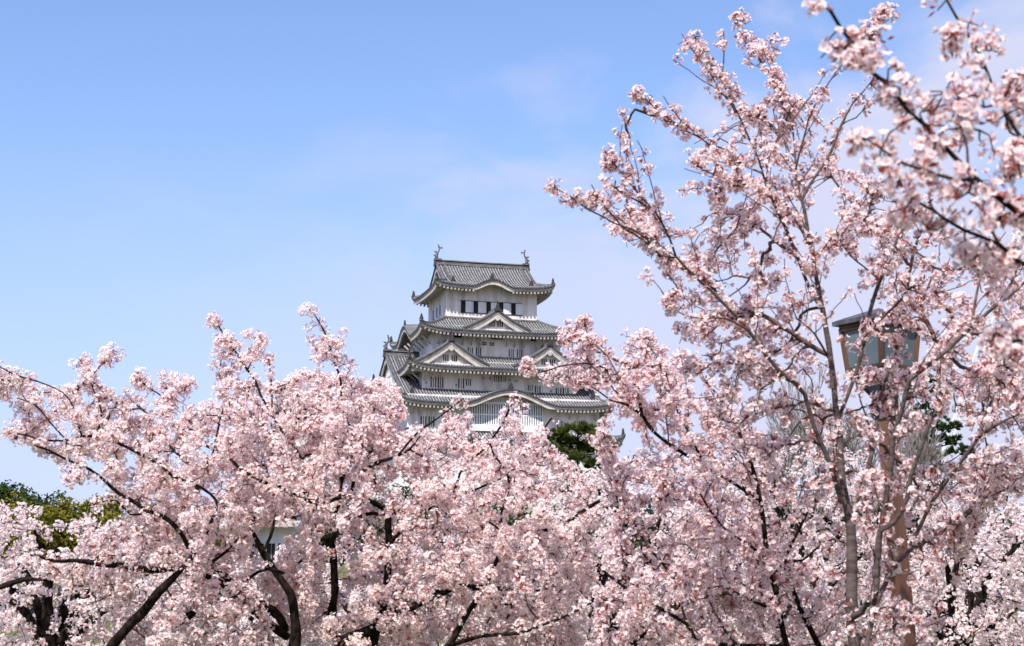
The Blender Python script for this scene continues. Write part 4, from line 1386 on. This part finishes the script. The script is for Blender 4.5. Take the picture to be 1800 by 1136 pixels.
# ---- second stem between the castle and the young tree
d = 12.3
tS = px([(1390, 1150, 12), (1383, 1136, 11), (1373, 1093, 10), (1367, 1053, 10), (1357, 1013, 10), (1348, 967, 9), (1342, 920, 8), (1337, 883, 8), (1327, 837, 7), (1310, 787, 6), (1290, 740, 5), (1265, 700, 4), (1240, 670, 3), (1215, 640, 2.5)], d, d)
b0 = at(1395, 1136, d)
limbsS = [down(tS[0], b0[0] + .1, d, .06) + tS,
    px([(1337, 883, 6), (1290, 850, 6), (1240, 820, 6), (1190, 790, 6), (1150, 760, 6), (1129, 730, 6), (1122, 700, 5), (1108, 690, 4.5), (1093, 673, 4), (1072, 655, 3.5), (1048, 641, 3), (1010, 640, 2.5), (984, 644, 2.5), (950, 655, 2.2), (925, 648, 2)], d, d - .5),
    px([(1129, 732, 5), (1108, 714, 5), (1090, 708, 4), (1076, 705, 3.5), (1055, 690, 3), (1040, 680, 2)], d - .3, d - .6),
    px([(1093, 673, 3), (1067, 625, 3), (1053, 612, 3), (1035, 591, 2.5), (1026, 570, 2)], d - .4, d - .3),
    px([(1122, 700, 4), (1125, 660, 4), (1135, 625, 3), (1140, 600, 2)], d - .3, d),
    px([(1240, 820, 5), (1215, 770, 4), (1190, 720, 3.5), (1170, 680, 3), (1160, 640, 2.5)], d - .2, d + .3),
    px([(1350, 985, 6), (1320, 960, 5), (1280, 935, 4), (1250, 900, 4), (1231, 868, 3)], d, d - .5),
    px([(1370, 1075, 6), (1330, 1060, 5), (1300, 1045, 4), (1270, 1030, 3)], d, d + .4),
    px([(1383, 1136, 7), (1240, 1130, 6.5), (1207, 1097, 6.5), (1160, 1070, 6), (1110, 1040, 5.5), (1077, 1017, 5), (1050, 995, 3)], d, d + .3),
    px([(1207, 1097, 5), (1183, 1017, 5), (1147, 970, 5), (1117, 927, 4.5), (1095, 895, 3)], d + .2, d + .6),
    px([(1455, 1160, 11), (1440, 1136, 10), (1423, 1103, 10), (1410, 1077, 9), (1395, 1040, 8), (1380, 990, 6), (1400, 940, 5), (1420, 900, 4)], d + .2, d - .4),
    px([(1357, 1013, 5), (1380, 990, 5), (1410, 985, 4), (1440, 960, 3)], d, d - .4),
]
polysS = [([(985, 610), (1000, 575), (1030, 565), (1060, 590), (1062, 620), (1110, 605), (1135, 590), (1170, 600), (1200, 610), (1250, 640), (1300, 700), (1340, 760), (1380, 850), (1420, 950), (1470, 1050), (1480, 1180), (1040, 1180), (1050, 1000), (1090, 880), (1060, 830), (1080, 800), (1130, 790), (1150, 770), (1110, 740),
            (1062, 735), (1050, 700), (1062, 660), (1000, 660), (985, 635)], 720), ([(925, 640), (960, 640), (1000, 650), (1050, 660), (1040, 690), (1000, 685), (960, 670), (930, 665)], 26)]
holesS = [[(1065, 725), (1108, 722), (1112, 775), (1085, 775)], [(1085, 780), (1112, 778), (1108, 815), (1090, 810)], [(1300, 640), (1330, 640), (1330, 700), (1310, 700)]]
tipsS = [crown_points(p, n, d + .45, 1.1, holesS, 90) for p, n in polysS]
tipsS.append(spikes([(1028, 572, 7), (1015, 592, 9), (1040, 600, 9), (1000, 585, 7), (995, 600, 6), (930, 648, 6), (928, 660, 6), (1135, 592, 8), (1115, 605, 8), (1060, 800, 14), (1075, 825, 14), (1050, 782, 10), (1068, 775, 8), (1080, 850, 14)], limbsS, 8))
TOTAL['S'] = cherry_tree('thin many-stemmed cherry tree between the keep and the lantern post', (b0[0] + .1, d, 0), limbsS, np.vstack(tipsS), P_RIGHT, M_BARK_DARK, M_TWIG_RED,
                         'cherry trees in blossom', per=(6, 14), cl_r=.046, flower_r=.0185, spacing=1.1, stalk_share=.75, path_w=.4, wander=.25, shoots=(6.0, (.2, .7), inside_of([p for p, n in polysS], holesS), .3), leafy=.22, bare=.2, max_r=.012)

# ---- close boughs reaching in at the upper right (their trunk stands right of the frame)
d = 4.6
bx, by = 2.35, 4.9
near_tr = [(bx, by, -.1, .10), (bx - .03, by, .8, .085), (bx - .05, by, 1.5, .075), (bx - .02, by - .1, 2.1, .065), (bx + .1, by - .2, 2.6, .05), (bx + .2, by - .2, 3.3, .03)]
n1 = px([(1905, 455, 15), (1850, 410, 13), (1796, 378, 12), (1766, 356, 11), (1711, 310, 10), (1681, 280, 9.5), (1646, 243, 9), (1625, 219, 8.5), (1596, 195, 8.5), (1580, 172, 8), (1560, 148, 8), (1535, 129, 8), (1516, 106, 7.5), (1508, 87, 7.5), (1493, 69, 7), (1477, 48, 7), (1461, 21, 6.5), (1440, 0, 6), (1425, -25, 5)], d, d - .25)
limbsN = [near_tr, [(bx - .05, by, 1.6, .05), (bx - .3, by - .1, 2.2, .04)] + n1,
    px([(1905, 420, 8), (1850, 330, 7), (1820, 285, 7), (1799, 248, 7), (1778, 217, 6.5), (1762, 182, 6.5), (1746, 156, 6), (1733, 121, 6), (1717, 85, 5.5), (1699, 58, 5), (1680, 28, 5), (1664, 0, 4.5), (1655, -20, 4)], d + .1, d + .3),
    px([(1711, 316, 7), (1684, 317, 6.5), (1646, 307, 6), (1613, 296, 5), (1580, 285, 4), (1550, 262, 3.5), (1520, 243, 3)], d - .1, d - .3),
    px([(1905, 520, 9), (1796, 463, 7.5), (1757, 430, 7.5), (1725, 416, 7), (1695, 405, 6.5), (1667, 389, 6), (1640, 370, 5.5), (1610, 354, 5), (1588, 337, 4)], d + .2, d - .1),
    px([(1646, 243, 6), (1640, 270, 5), (1625, 280, 4)], d - .1, d - .2),
    px([(1701, 298, 6), (1700, 262, 5), (1690, 225, 5), (1680, 190, 4.5), (1660, 165, 4)], d - .1, d + .1),
    px([(1799, 248, 5), (1775, 232, 5), (1765, 170, 4), (1790, 130, 4)], d + .1, d + .2),
    px([(1850, 560, 8), (1815, 590, 7), (1780, 600, 6), (1750, 585, 4)], d + .1, d - .1),
]
limbsN[2] = [(bx - .05, by, 1.6, .045), (bx - .2, by, 2.2, .03)] + limbsN[2]
limbsN[4] = [(bx - .05, by, 1.5, .045), (bx - .25, by, 1.95, .03)] + limbsN[4]
limbsN[8] = [(bx - .05, by, 1.4, .045), (bx - .2, by, 1.7, .03)] + limbsN[8]
tipsN = spikes([(1462, 95, 22), (1500, 100, 24), (1535, 105, 22), (1475, 75, 12), (1560, 150, 18), (1580, 170, 18), (1600, 205, 18), (1640, 165, 22), (1665, 150, 22), (1680, 185, 22), (1655, 200, 20), (1700, 200, 16), (1730, 175, 12), (1640, 230, 16), (1670, 255, 24), (1690, 240, 24), (1720, 235, 20), (1520, 245, 16),
                (1545, 270, 18), (1580, 265, 22), (1600, 290, 18), (1575, 310, 10), (1745, 260, 28), (1780, 250, 24), (1770, 290, 24), (1740, 310, 24), (1800, 320, 28), (1720, 350, 28), (1700, 340, 18), (1625, 375, 18), (1650, 395, 18), (1600, 350, 10), (1690, 425, 22), (1720, 440, 22), (1750, 430, 18), (1790, 440, 24),
                (1770, 470, 18), (1770, 400, 22), (1780, 140, 16), (1790, 180, 20), (1800, 210, 24), (1690, 30, 13), (1670, 60, 12), (1675, 75, 10), (1740, 85, 6), (1785, 560, 18), (1760, 600, 14), (1800, 590, 22), (1790, 620, 12), (1428, 10, 5), (1700, 115, 4), (1520, 62, 8), (1490, 68, 6), (1640, 340, 10), (1815, 380, 24), (1830, 270, 30)], limbsN[1:], 5)
TOTAL['N'] = cherry_tree('close cherry boughs with large soft blossoms and red buds reaching in at upper right', (bx, by, 0), limbsN, tipsN, P_RIGHT, M_BARK_DARK, M_TWIG_DARK,
                         'cherry trees in blossom', per=(4, 10), cl_r=.037, spacing=.55, stalk_share=.9, leafy=.34, bare=.25, limb_flowers=.12, clear=.04, max_r=.012, step=.045, tip_bare=.25, root_r=.0035)


# ---- cherry trees further back that fill the lower part
def back_cherry(label, cx, cy_top, d, poly, n, half, seed_limbs, holes=(), spacing=1.3, per=(7, 12), simple=True, flower_r=.021, petals=P_FAR):
    b = at(cx, 1136, d)
    tz = at(cx, cy_top, d)[2]
    rows = [(b[0], d, -.1, .14), (b[0] + .05, d, .6, .12), (b[0], d + .1, 1.2, .10)]
    trunk = rows + [(b[0] - .1, d + .1, 1.2 + (tz - 1.2) * .35, .06), (b[0], d, 1.2 + (tz - 1.2) * .75, .025)]
    limbs = [trunk]
    for (x, y, dz) in seed_limbs:
        e = at(x, y, d + dz)
        s = np.array([b[0], d + .1, 1.15])
        m = s + (e - s) * .5 + np.array([0, 0, .25])
        limbs.append([(*s, .07), (*m, .04), (*e, .015)])
    tips = crown_points(poly, int(n * 1.4), d, half, holes, 90)
    return cherry_tree(label, (b[0], d, 0), limbs, tips, petals, M_BARK_DARK, M_TWIG_DARK, 'cherry trees in blossom', per=per, cl_r=.048, spacing=spacing,
                       leafy=.06, simple=simple, flower_r=flower_r, step=.085, bare=.15, limb_flowers=.2)


TOTAL['C'] = back_cherry('whitish cherry tree low at the left edge below the olive trees', 90, 900, 19.0,
    [(-60, 890), (20, 880), (60, 882), (78, 925), (110, 915), (150, 895), (215, 888), (240, 905), (300, 980), (340, 1060), (340, 1190), (-60, 1190)], 620, 1.3,
    [(0, 950, .5), (60, 930, -.5), (160, 940, .3), (230, 980, -.4), (-30, 1050, 0), (280, 1060, .3)], holes=[[(85, 930), (130, 935), (120, 990), (90, 980)], [(190, 960), (225, 965), (215, 990), (195, 985)]], petals=P_LEFT)
TOTAL['D'] = back_cherry('pale cherry tree low in the centre below the pine', 1110, 850, 18.5,
    [(880, 960), (960, 900), (1010, 850), (1050, 800), (1090, 812), (1150, 790), (1240, 820), (1330, 900), (1400, 960), (1430, 1190), (880, 1190)], 900, 1.6,
    [(930, 980, .5), (1000, 920, -.5), (1080, 860, .3), (1180, 850, -.4), (1280, 900, .5), (1340, 980, 0)], holes=[[(975, 835), (1000, 835), (1000, 875), (975, 870)]])
TOTAL['E'] = back_cherry('distant fine-textured cherry tree at the right edge', 1740, 800, 30.0,
    [(1600, 1020), (1620, 900), (1650, 850), (1690, 815), (1740, 790), (1790, 770), (1860, 765), (1900, 900), (1880, 1060), (1620, 1060)], 1100, 1.8,
    [(1650, 900, .5), (1700, 850, -.5), (1780, 820, .3), (1830, 850, -.4), (1680, 960, .5), (1800, 960, 0)])
TOTAL['F'] = back_cherry('cherry tree low in the bottom right corner behind the post', 1690, 930, 17.0,
    [(1560, 1010), (1640, 950), (1700, 930), (1760, 900), (1850, 880), (1870, 1190), (1500, 1190), (1510, 1080)], 420, 1.2,
    [(1600, 1010, .5), (1660, 980, -.5), (1740, 950, .3), (1800, 950, -.4), (1580, 1080, .5)], holes=[[(1660, 980), (1710, 970), (1700, 1030), (1670, 1030)]])
TOTAL['G'] = back_cherry('shaded cherry tree behind the dark limbs at the bottom', 640, 960, 23.0,
    [(230, 1030), (330, 1000), (420, 985), (520, 960), (640, 950), (800, 930), (920, 930), (980, 1000), (980, 1190), (230, 1190)], 850, 1.5,
    [(320, 1040, .5), (420, 1010, -.5), (540, 990, .3), (700, 980, -.4), (820, 960, .5), (920, 980, 0)], holes=[[(740, 1040), (800, 1040), (790, 1080), (760, 1080)]])
TOTAL['H'] = back_cherry('hazy cherry tree behind the young grey tree', 1380, 760, 25.0,
    [(1180, 830), (1220, 760), (1290, 745), (1360, 770), (1420, 760), (1480, 780), (1560, 810), (1640, 830), (1680, 900), (1660, 1040), (1560, 1120), (1250, 1120), (1180, 950)], 900, 1.6,
    [(1230, 830, .5), (1290, 800, -.5), (1360, 820, .3), (1450, 830, -.4), (1540, 860, .5), (1600, 920, 0)], holes=[[(1280, 910), (1340, 900), (1420, 900), (1410, 950), (1300, 960)], [(1580, 770), (1690, 740), (1700, 810), (1640, 840), (1590, 830)]])


for x, y, dd, lab in ((120, 985, 33, 'far cherry tree between the left cherry and the bottom left corner'), (470, 985, 38, 'far cherry tree behind the forked dark limbs'), (760, 960, 36, 'far cherry tree behind the dark central trunk'),
                      (1010, 930, 34, 'far cherry tree behind the lower boughs under the pine'), (1260, 930, 37, 'far cherry tree left of the young grey trunk'), (1500, 930, 35, 'far cherry tree behind the young grey trunk'), (1740, 960, 36, 'far cherry tree right of the lantern post')):
    TOTAL[x] = back_cherry(lab, x, y, dd, [(x - 190, y + 90), (x - 130, y + 30), (x - 60, y + 5), (x + 20, y - 5), (x + 90, y + 20), (x + 150, y + 35), (x + 200, y + 100), (x + 200, 1200), (x - 190, 1200)], 520, 1.5,
                           [(x - 120, y + 70, .4), (x - 50, y + 40, -.4), (x + 60, y + 50, .4), (x + 130, y + 80, -.4)], flower_r=.026, per=(6, 10))


# ------------------------------------------------------------------ other trees
def leaf_tree(name, label, cat, loc, h, crown, mat, leaf=.26, per=55, clumps=70, trunk_r=.25, group=None, wood=None, r_clump=.75):
    """broad crown of leaf clumps: crown = list of (x, y, z, rx, ry, rz) lobes relative to the base"""
    root = empty(name, loc)
    tag(root, label, cat, group)
    V, F = tube(catmull([(0, 0, -.6, trunk_r * 1.3), (.1, 0, h * .25, trunk_r), (0, .1, h * .55, trunk_r * .6), (.1, 0, h * .9, trunk_r * .15)], .6), 8, .05)
    vs, fs, nb = [V], [F], len(V)
    for lb in crown:
        L = catmull([(0, 0, h * .3, trunk_r * .5), (lb[0] * .5, lb[1] * .5, (h * .3 + lb[2]) * .5, trunk_r * .35), (lb[0], lb[1], lb[2], trunk_r * .1)], .6)
        V, F = tube(L, 6, .05); vs.append(V); fs.append(F + nb); nb += len(V)
    mesh_np('trunk', np.vstack(vs), np.vstack(fs), wood or M_BARK_DARK, root, smooth=True)
    C0 = []
    vol = np.array([l[3] * l[4] * l[5] for l in crown]) ** (2 / 3)
    for lb, v in zip(crown, vol / vol.sum()):
        n = max(4, int(clumps * v))
        dd = rand_dirs(n)
        rr = rng.uniform(.55, 1.0, (n, 1)) ** .6
        C0.append(np.array(lb[:3]) + dd * rr * np.array(lb[3:]))
    C0 = np.vstack(C0)
    ci = np.repeat(np.arange(len(C0)), per)
    n = len(ci)
    dd = rand_dirs(n)
    p = C0[ci] + dd * (rng.uniform(.25, 1, (n, 1)) ** .5) * r_clump * np.array([1, 1, .75])
    nn = unit(dd + rand_dirs(n) * .7 + np.array([0, 0, .5]))
    V, F, Cc = leaf_mesh(p, unit(np.cross(nn, rand_dirs(n))), nn, leaf * rng.uniform(.7, 1.3, n), leaf * .36 * rng.uniform(.7, 1.3, n))
    Cc = Cc.reshape(n, 4, 4)
    Cc[..., 0] = np.clip(.5 * Cc[..., 0] + rng.random(len(C0))[ci][:, None] * .6 - .05, 0, 1)
    mesh_np('crown', V, F, mat, root, color=Cc.reshape(-1, 4))
    return root


def lobes(h, w, n=7, flat=.8):
    L = [(0, 0, h * .72, w * .55, w * .55, h * .26)]
    for i in range(n):
        a = i * 2.4 + rng.random()
        r = w * rng.uniform(.35, .62)
        L.append((math.cos(a) * r, math.sin(a) * r, h * rng.uniform(.45, .78), w * rng.uniform(.3, .45), w * rng.uniform(.3, .45), h * rng.uniform(.13, .2)))
    return L


def hill_tree(x, top_y, d, w, name, label, mat, cat='tree', group=None, **kw):
    p = at(x, top_y, d)
    g = float(terrain(p[0], d))
    h = p[2] - g
    return leaf_tree(name, label, cat, (p[0], d, g), h, lobes(h, w), mat, group=group, **kw)


hill_tree(82, 846, 118, 3.4, 'evergreen_tree', 'dark round evergreen tree topping the hill at left', L_DARK, clumps=120)
hill_tree(32, 848, 122, 2.6, 'evergreen_tree', 'small dark evergreen left of the tallest dark one on the hill', L_DARK, clumps=90)
hill_tree(-12, 844, 120, 2.6, 'evergreen_tree', 'dark evergreen cut by the left edge of the picture', L_DARK, clumps=80)
hill_tree(15, 872, 108, 3.6, 'broadleaf_tree', 'golden olive broadleaf tree below the dark evergreens at far left', L_OLIVE, clumps=110)
hill_tree(80, 880, 104, 3.6, 'broadleaf_tree', 'golden olive tree in front of the tallest dark evergreen', L_OLIVE, clumps=110)
hill_tree(145, 866, 106, 3.8, 'broadleaf_tree', 'golden olive tree right of the dark evergreen on the hill', L_OLIVE, clumps=120)
hill_tree(205, 862, 112, 3.4, 'broadleaf_tree', 'golden olive tree seen through the low twigs of the left cherry', L_OLIVE, clumps=110)
hill_tree(275, 880, 100, 4.0, 'broadleaf_tree', 'yellow-green tree mostly hidden behind the left cherry', L_OLIVE, clumps=120)
hill_tree(345, 915, 96, 3.6, 'broadleaf_tree', 'yellow-green tree beside the storehouse behind the blossom', L_OLIVE, clumps=110)
for x, y, dd, w, lab in ((420, 900, 110, 5, 'dark tree behind the blossom beside the storehouse'), (560, 850, 150, 6, 'dark tree on the castle hill behind the left cherry'),
                         (700, 850, 160, 6, 'dark tree on the castle hill under the keep'), (830, 850, 155, 6, 'dark tree on the castle hill left of the pine'), (930, 880, 120, 5, 'dark tree just below the pine pads'),
                         (1110, 850, 140, 5, 'dark tree just right of the pine'), (1240, 885, 100, 5, 'dark green tree glimpsed low between pale blossoms'), (1370, 870, 104, 5, 'dark green tree glimpsed left of the grey trunk'),
                         (1520, 860, 100, 5, 'dark green tree behind the grey trunk'), (1690, 900, 80, 4.5, 'dark green tree glimpsed low at right'), (1790, 880, 90, 4.5, 'dark green tree cut by the right edge')):
    hill_tree(x, y, dd, w, 'evergreen_tree', lab, L_DARK, clumps=110, leaf=.34)


def pine(name, label, loc, h, tufts, mat=L_PINE, needle=.35, per=60, tr=.2, lean=0.0):
    """pine: bent trunk, boughs and flat pads of needle tufts at (x, y, z, r)"""
    root = empty(name, loc)
    tag(root, label, 'pine tree')
    V, F = tube(catmull([(0, 0, -.8, tr * 1.3), (lean * .3, 0, h * .3, tr), (lean, .1, h * .65, tr * .7), (lean * .8, 0, h * .97, tr * .2)], .5), 8, .06, .1)
    vs, fs, nb = [V], [F], len(V)
    P, N_ = [], []
    for x, y, z, r in tufts:
        L = catmull([(lean * z / h, 0, max(.5, z - r * .9), tr * .35), (x * .6, y * .6, z - r * .5, tr * .25), (x, y, z, tr * .1)], .5)
        V, F = tube(L, 6, .06); vs.append(V); fs.append(F + nb); nb += len(V)
        m = max(8, int(34 * r * r))
        dd = rand_dirs(m); dd[:, 2] = np.abs(dd[:, 2]) * .8 - .15
        c = np.array([x, y, z]) + dd * r * np.array([1, 1, .95]) * (rng.uniform(.35, 1.35, (m, 1)) ** .7)
        ci = np.repeat(np.arange(m), per)
        nd = rand_dirs(len(ci)) * .8 + np.array([0, 0, .55]) + unit(dd)[ci] * .8
        P.append(c[ci]); N_.append(unit(nd))
    mesh_np('trunk', np.vstack(vs), np.vstack(fs), M_BARK_DARK, root, smooth=True)
    P, N_ = np.vstack(P), np.vstack(N_)
    n = len(P)
    V, F, Cc = leaf_mesh(P, N_, rand_dirs(n), needle * rng.uniform(.7, 1.25, n), needle * .11 * rng.uniform(.8, 1.3, n))
    mesh_np('needles', V, F, mat, root, color=Cc)
    return root


d = 150.0
p = at(1015, 748, d); g = float(terrain(p[0], d)); k = d / FPX
tf = []
for x, y, r in ((1026, 760, 14), (1003, 762, 15), (1040, 765, 17), (975, 775, 19), (985, 768, 13), (960, 792, 13), (1005, 782, 19), (1050, 775, 13), (1062, 790, 14), (1035, 792, 19), (965, 812, 11), (985, 800, 13), (1015, 812, 17), (1045, 820, 18), (1000, 835, 15), (1020, 845, 17), (1055, 845, 12), (1040, 870, 15), (1000, 870, 14)):
    q = at(x, y, d)
    tf.append((q[0] - p[0], rng.normal() * 1.2, q[2] - g, r * k * .92))
pine('pine_tree', 'green pine with spreading needle pads in front of the keep at its lower right', (p[0], d, g), p[2] - g, tf, needle=.60, per=34)
d = 130.0
p = at(1640, 715, d); g = float(terrain(p[0], d)); k = d / FPX
tf = []
for x, y, r in ((1655, 730, 13), (1640, 750, 16), (1665, 755, 16), (1625, 775, 18), (1655, 780, 20), (1680, 775, 13), (1605, 800, 18), (1635, 805, 20), (1670, 805, 18), (1600, 825, 18), (1650, 830, 22), (1590, 850, 20), (1625, 860, 22), (1680, 850, 20)):
    q = at(x, y, d)
    tf.append((q[0] - p[0], rng.normal() * 1.2, q[2] - g, r * k))
pine('pine_tree', 'dark conifer behind the blossom right of the lantern post', (p[0], d, g), p[2] - g, tf, mat=L_DARK, needle=.4, per=40)
d = 150.0
p = at(1625, 648, d); g = float(terrain(p[0], d)); k = d / FPX
tf = []
for x, y, r in ((1622, 668, 12), (1640, 675, 12), (1608, 680, 12), (1632, 695, 16), (1600, 705, 16), (1650, 710, 16), (1620, 730, 20), (1640, 760, 24), (1600, 770, 22)):
    q = at(x, y, d)
    tf.append((q[0] - p[0], rng.normal() * 1.0, q[2] - g, r * k))
pine('pine_tree', 'dark conifer tip just below the right bottom of the lantern', (p[0], d, g), p[2] - g, tf, mat=L_DARK, needle=.4, per=36)


def bare_tree(label, loc, h, w):
    root = empty('bare_tree', loc)
    tag(root, label, 'bare tree', 'leafless trees behind the lantern')
    S0, S1, R0, R1 = [], [], [], []
    def rec(p, d, L, r, lev):
        q = p + d * L
        S0.append(p); S1.append(q); R0.append(r); R1.append(r * .72)
        if lev == 0:
            return
        for i in range(3 if lev > 2 else 4):
            nd = unit((d + rand_dirs(1)[0] * (.55 if lev > 1 else .4) + np.array([0, 0, .28]))[None])[0]
            rec(p + d * L * rng.uniform(.55, 1.0), nd, L * rng.uniform(.6, .8), r * .62, lev - 1)
    for i in range(2):
        rec(np.array([0., 0, -.5]), unit(np.array([[rng.normal() * .15, rng.normal() * .15, 1.]]))[0], h * .36, .17, 6)
    V, F = segs(np.array(S0), np.array(S1), np.maximum(np.array(R0), .012), np.maximum(np.array(R1), .010), 4)
    s = h / (V[:, 2].max())
    V = V * np.array([s, s, s])
    mesh_np('branches', V, F, M_BAREWOOD, root)
    return root


for x, y, dd, h0, lab in ((1430, 640, 100, 0, 'leafless tree of fine twigs left of the lantern post'), (1495, 672, 95, 0, 'leafless tree of fine twigs right behind the lantern post')):
    p = at(x, y, dd); g = float(terrain(p[0], dd))
    bare_tree(lab, (p[0], dd, g), p[2] - g, 3)

# ------------------------------------------------------------------ lantern on its post
d = 13.4
c = at(1547, 600, d)
k = d / FPX * .98
zt, zm, zb = at(1547, 577, d)[2], at(1547, 652, d)[2], at(1547, 702, d)[2]
lan = empty('lantern', (c[0], d, zb))
tag(lan, 'dark wooden lantern box with milky panels on a brown post', 'lantern')
rz = math.radians(33)
ca, sa = math.cos(rz), math.sin(rz)
rot = lambda x, y, z: (x * ca - y * sa, x * sa + y * ca, z - zb)
ht, hm, hb = 49 * k, 42 * k, 8 * k           # half sides at the top, the waist and the lower tip
def quadcorner(h, z): return [rot(sx * h, sy * h, z) for sx, sy in ((-1, -1), (1, -1), (1, 1), (-1, 1))]
fr = MB()
A, B, Cq = quadcorner(ht, zt), quadcorner(hm, zm), quadcorner(hb, zb)
for i in range(4):
    fr.bar(A[i], B[i], 9 * k, 9 * k)
    fr.bar(A[i], A[(i + 1) % 4], 9 * k, 10 * k)
    fr.bar(B[i], B[(i + 1) % 4], 9 * k, 11 * k)
    fr.bar(B[i], Cq[i], 7 * k, 7 * k)
fr.build('frame', M_TIMBER_DARK, lan)
for i in range(4):
    j = (i + 1) % 4
    for (P, Q, m, nm) in ((A, B, M_PANEL, 'panel'), (B, Cq, M_PANEL, 'lower_panel')):
        pn = MB()
        mid = (np.array(P[i]) + np.array(P[j]) + np.array(Q[i]) + np.array(Q[j])) / 4
        off = -np.array([mid[0], mid[1], 0]); off = off / (np.linalg.norm(off) + 1e-9) * 1.2 * k
        pn.prism([np.array(P[i]), np.array(P[j]), np.array(Q[j]), np.array(Q[i])], off)
        pn.build(nm, m, lan)
rf = MB()
he = 60 * k
zr0, zr1 = zt + 6 * k, zt + 40 * k
E0 = [rot(sx * he, sy * he, zr0) for sx, sy in ((-1, -1), (1, -1), (1, 1), (-1, 1))]
E1 = [rot(sx * he, sy * he, zr0 + 8 * k) for sx, sy in ((-1, -1), (1, -1), (1, 1), (-1, 1))]
Tp = [rot(sx * 10 * k, sy * 10 * k, zr1 - 6 * k) for sx, sy in ((-1, -1), (1, -1), (1, 1), (-1, 1))]
rf.add(E0 + E1 + Tp, [(3, 2, 1, 0)] + [(i, (i + 1) % 4, 4 + (i + 1) % 4, 4 + i) for i in range(4)] + [(4 + i, 4 + (i + 1) % 4, 8 + (i + 1) % 4, 8 + i) for i in range(4)] + [(8, 9, 10, 11)])
rf.build('lantern_roof', M_LROOF, lan)
post = MB()
pb = at(1578, 1136, d)
post.bar((.16 + .02, 0, -zb - .1), (.025, 0, -.12), 30 * k, 30 * k, 0, 24 * k, 24 * k, up=(ca, sa, 0))
post.bar((.02, 0, -.14), (.02, 0, .06), 34 * k, 34 * k, 0, up=(ca, sa, 0))
post.build('post', M_TIMBER, lan)

# ------------------------------------------------------------------ construction crane boom far behind
d = 330.0
cr = empty('crane', (at(1690, 1000, d)[0], d, 0))
tag(cr, 'thin red and white lattice crane boom rising behind the right cherry', 'crane')
o = np.array([at(1690, 1000, d)[0], d, 0])
p0, p1 = at(1633, 880, d) - o, at(1800, 378, d) - o
ax = (p1 - p0) / np.linalg.norm(p1 - p0)
sd = unit(np.cross(ax, np.array([0, 1., 0]))[None])[0]
bk = np.array([0, 1., 0])
n = 34
bm = [MB()] + [MB() for _ in range(n)]
for i in range(n):
    a, b = p0 + (p1 - p0) * i / n, p0 + (p1 - p0) * (i + 1) / n
    m = bm[0 if (i // 4) % 3 else 1 + i // 12]
    for su, sv in ((-.55, -.5), (.55, -.5), (.55, .5), (-.55, .5)):
        m.bar(a + sd * su + bk * sv, b + sd * su + bk * sv, .14, .14)
    for sv in (-.5, .5):
        m.bar(a - sd * .55 + bk * sv, b + sd * .55 + bk * sv, .08, .08)
        m.bar(a + sd * .55 + bk * sv, a - sd * .55 + bk * sv, .08, .08)
bm[0].build('boom', M_CRANE_W, cr)
for m in bm[1:]:
    if m.v:
        m.build('red_boom_section', M_CRANE_R, cr)
cb = MB()
cb.box((p0[0], 0, p0[2] - 1.2), (3.4, 3, 3))
cb.box((p0[0], 0, (p0[2] - 2.5) / 2 - 1), (2.2, 2.2, p0[2] - 0.6))
cb.build('crane_base', M_CRANE_W, cr)
print('FLOWERS', TOTAL, sum(TOTAL.values()))
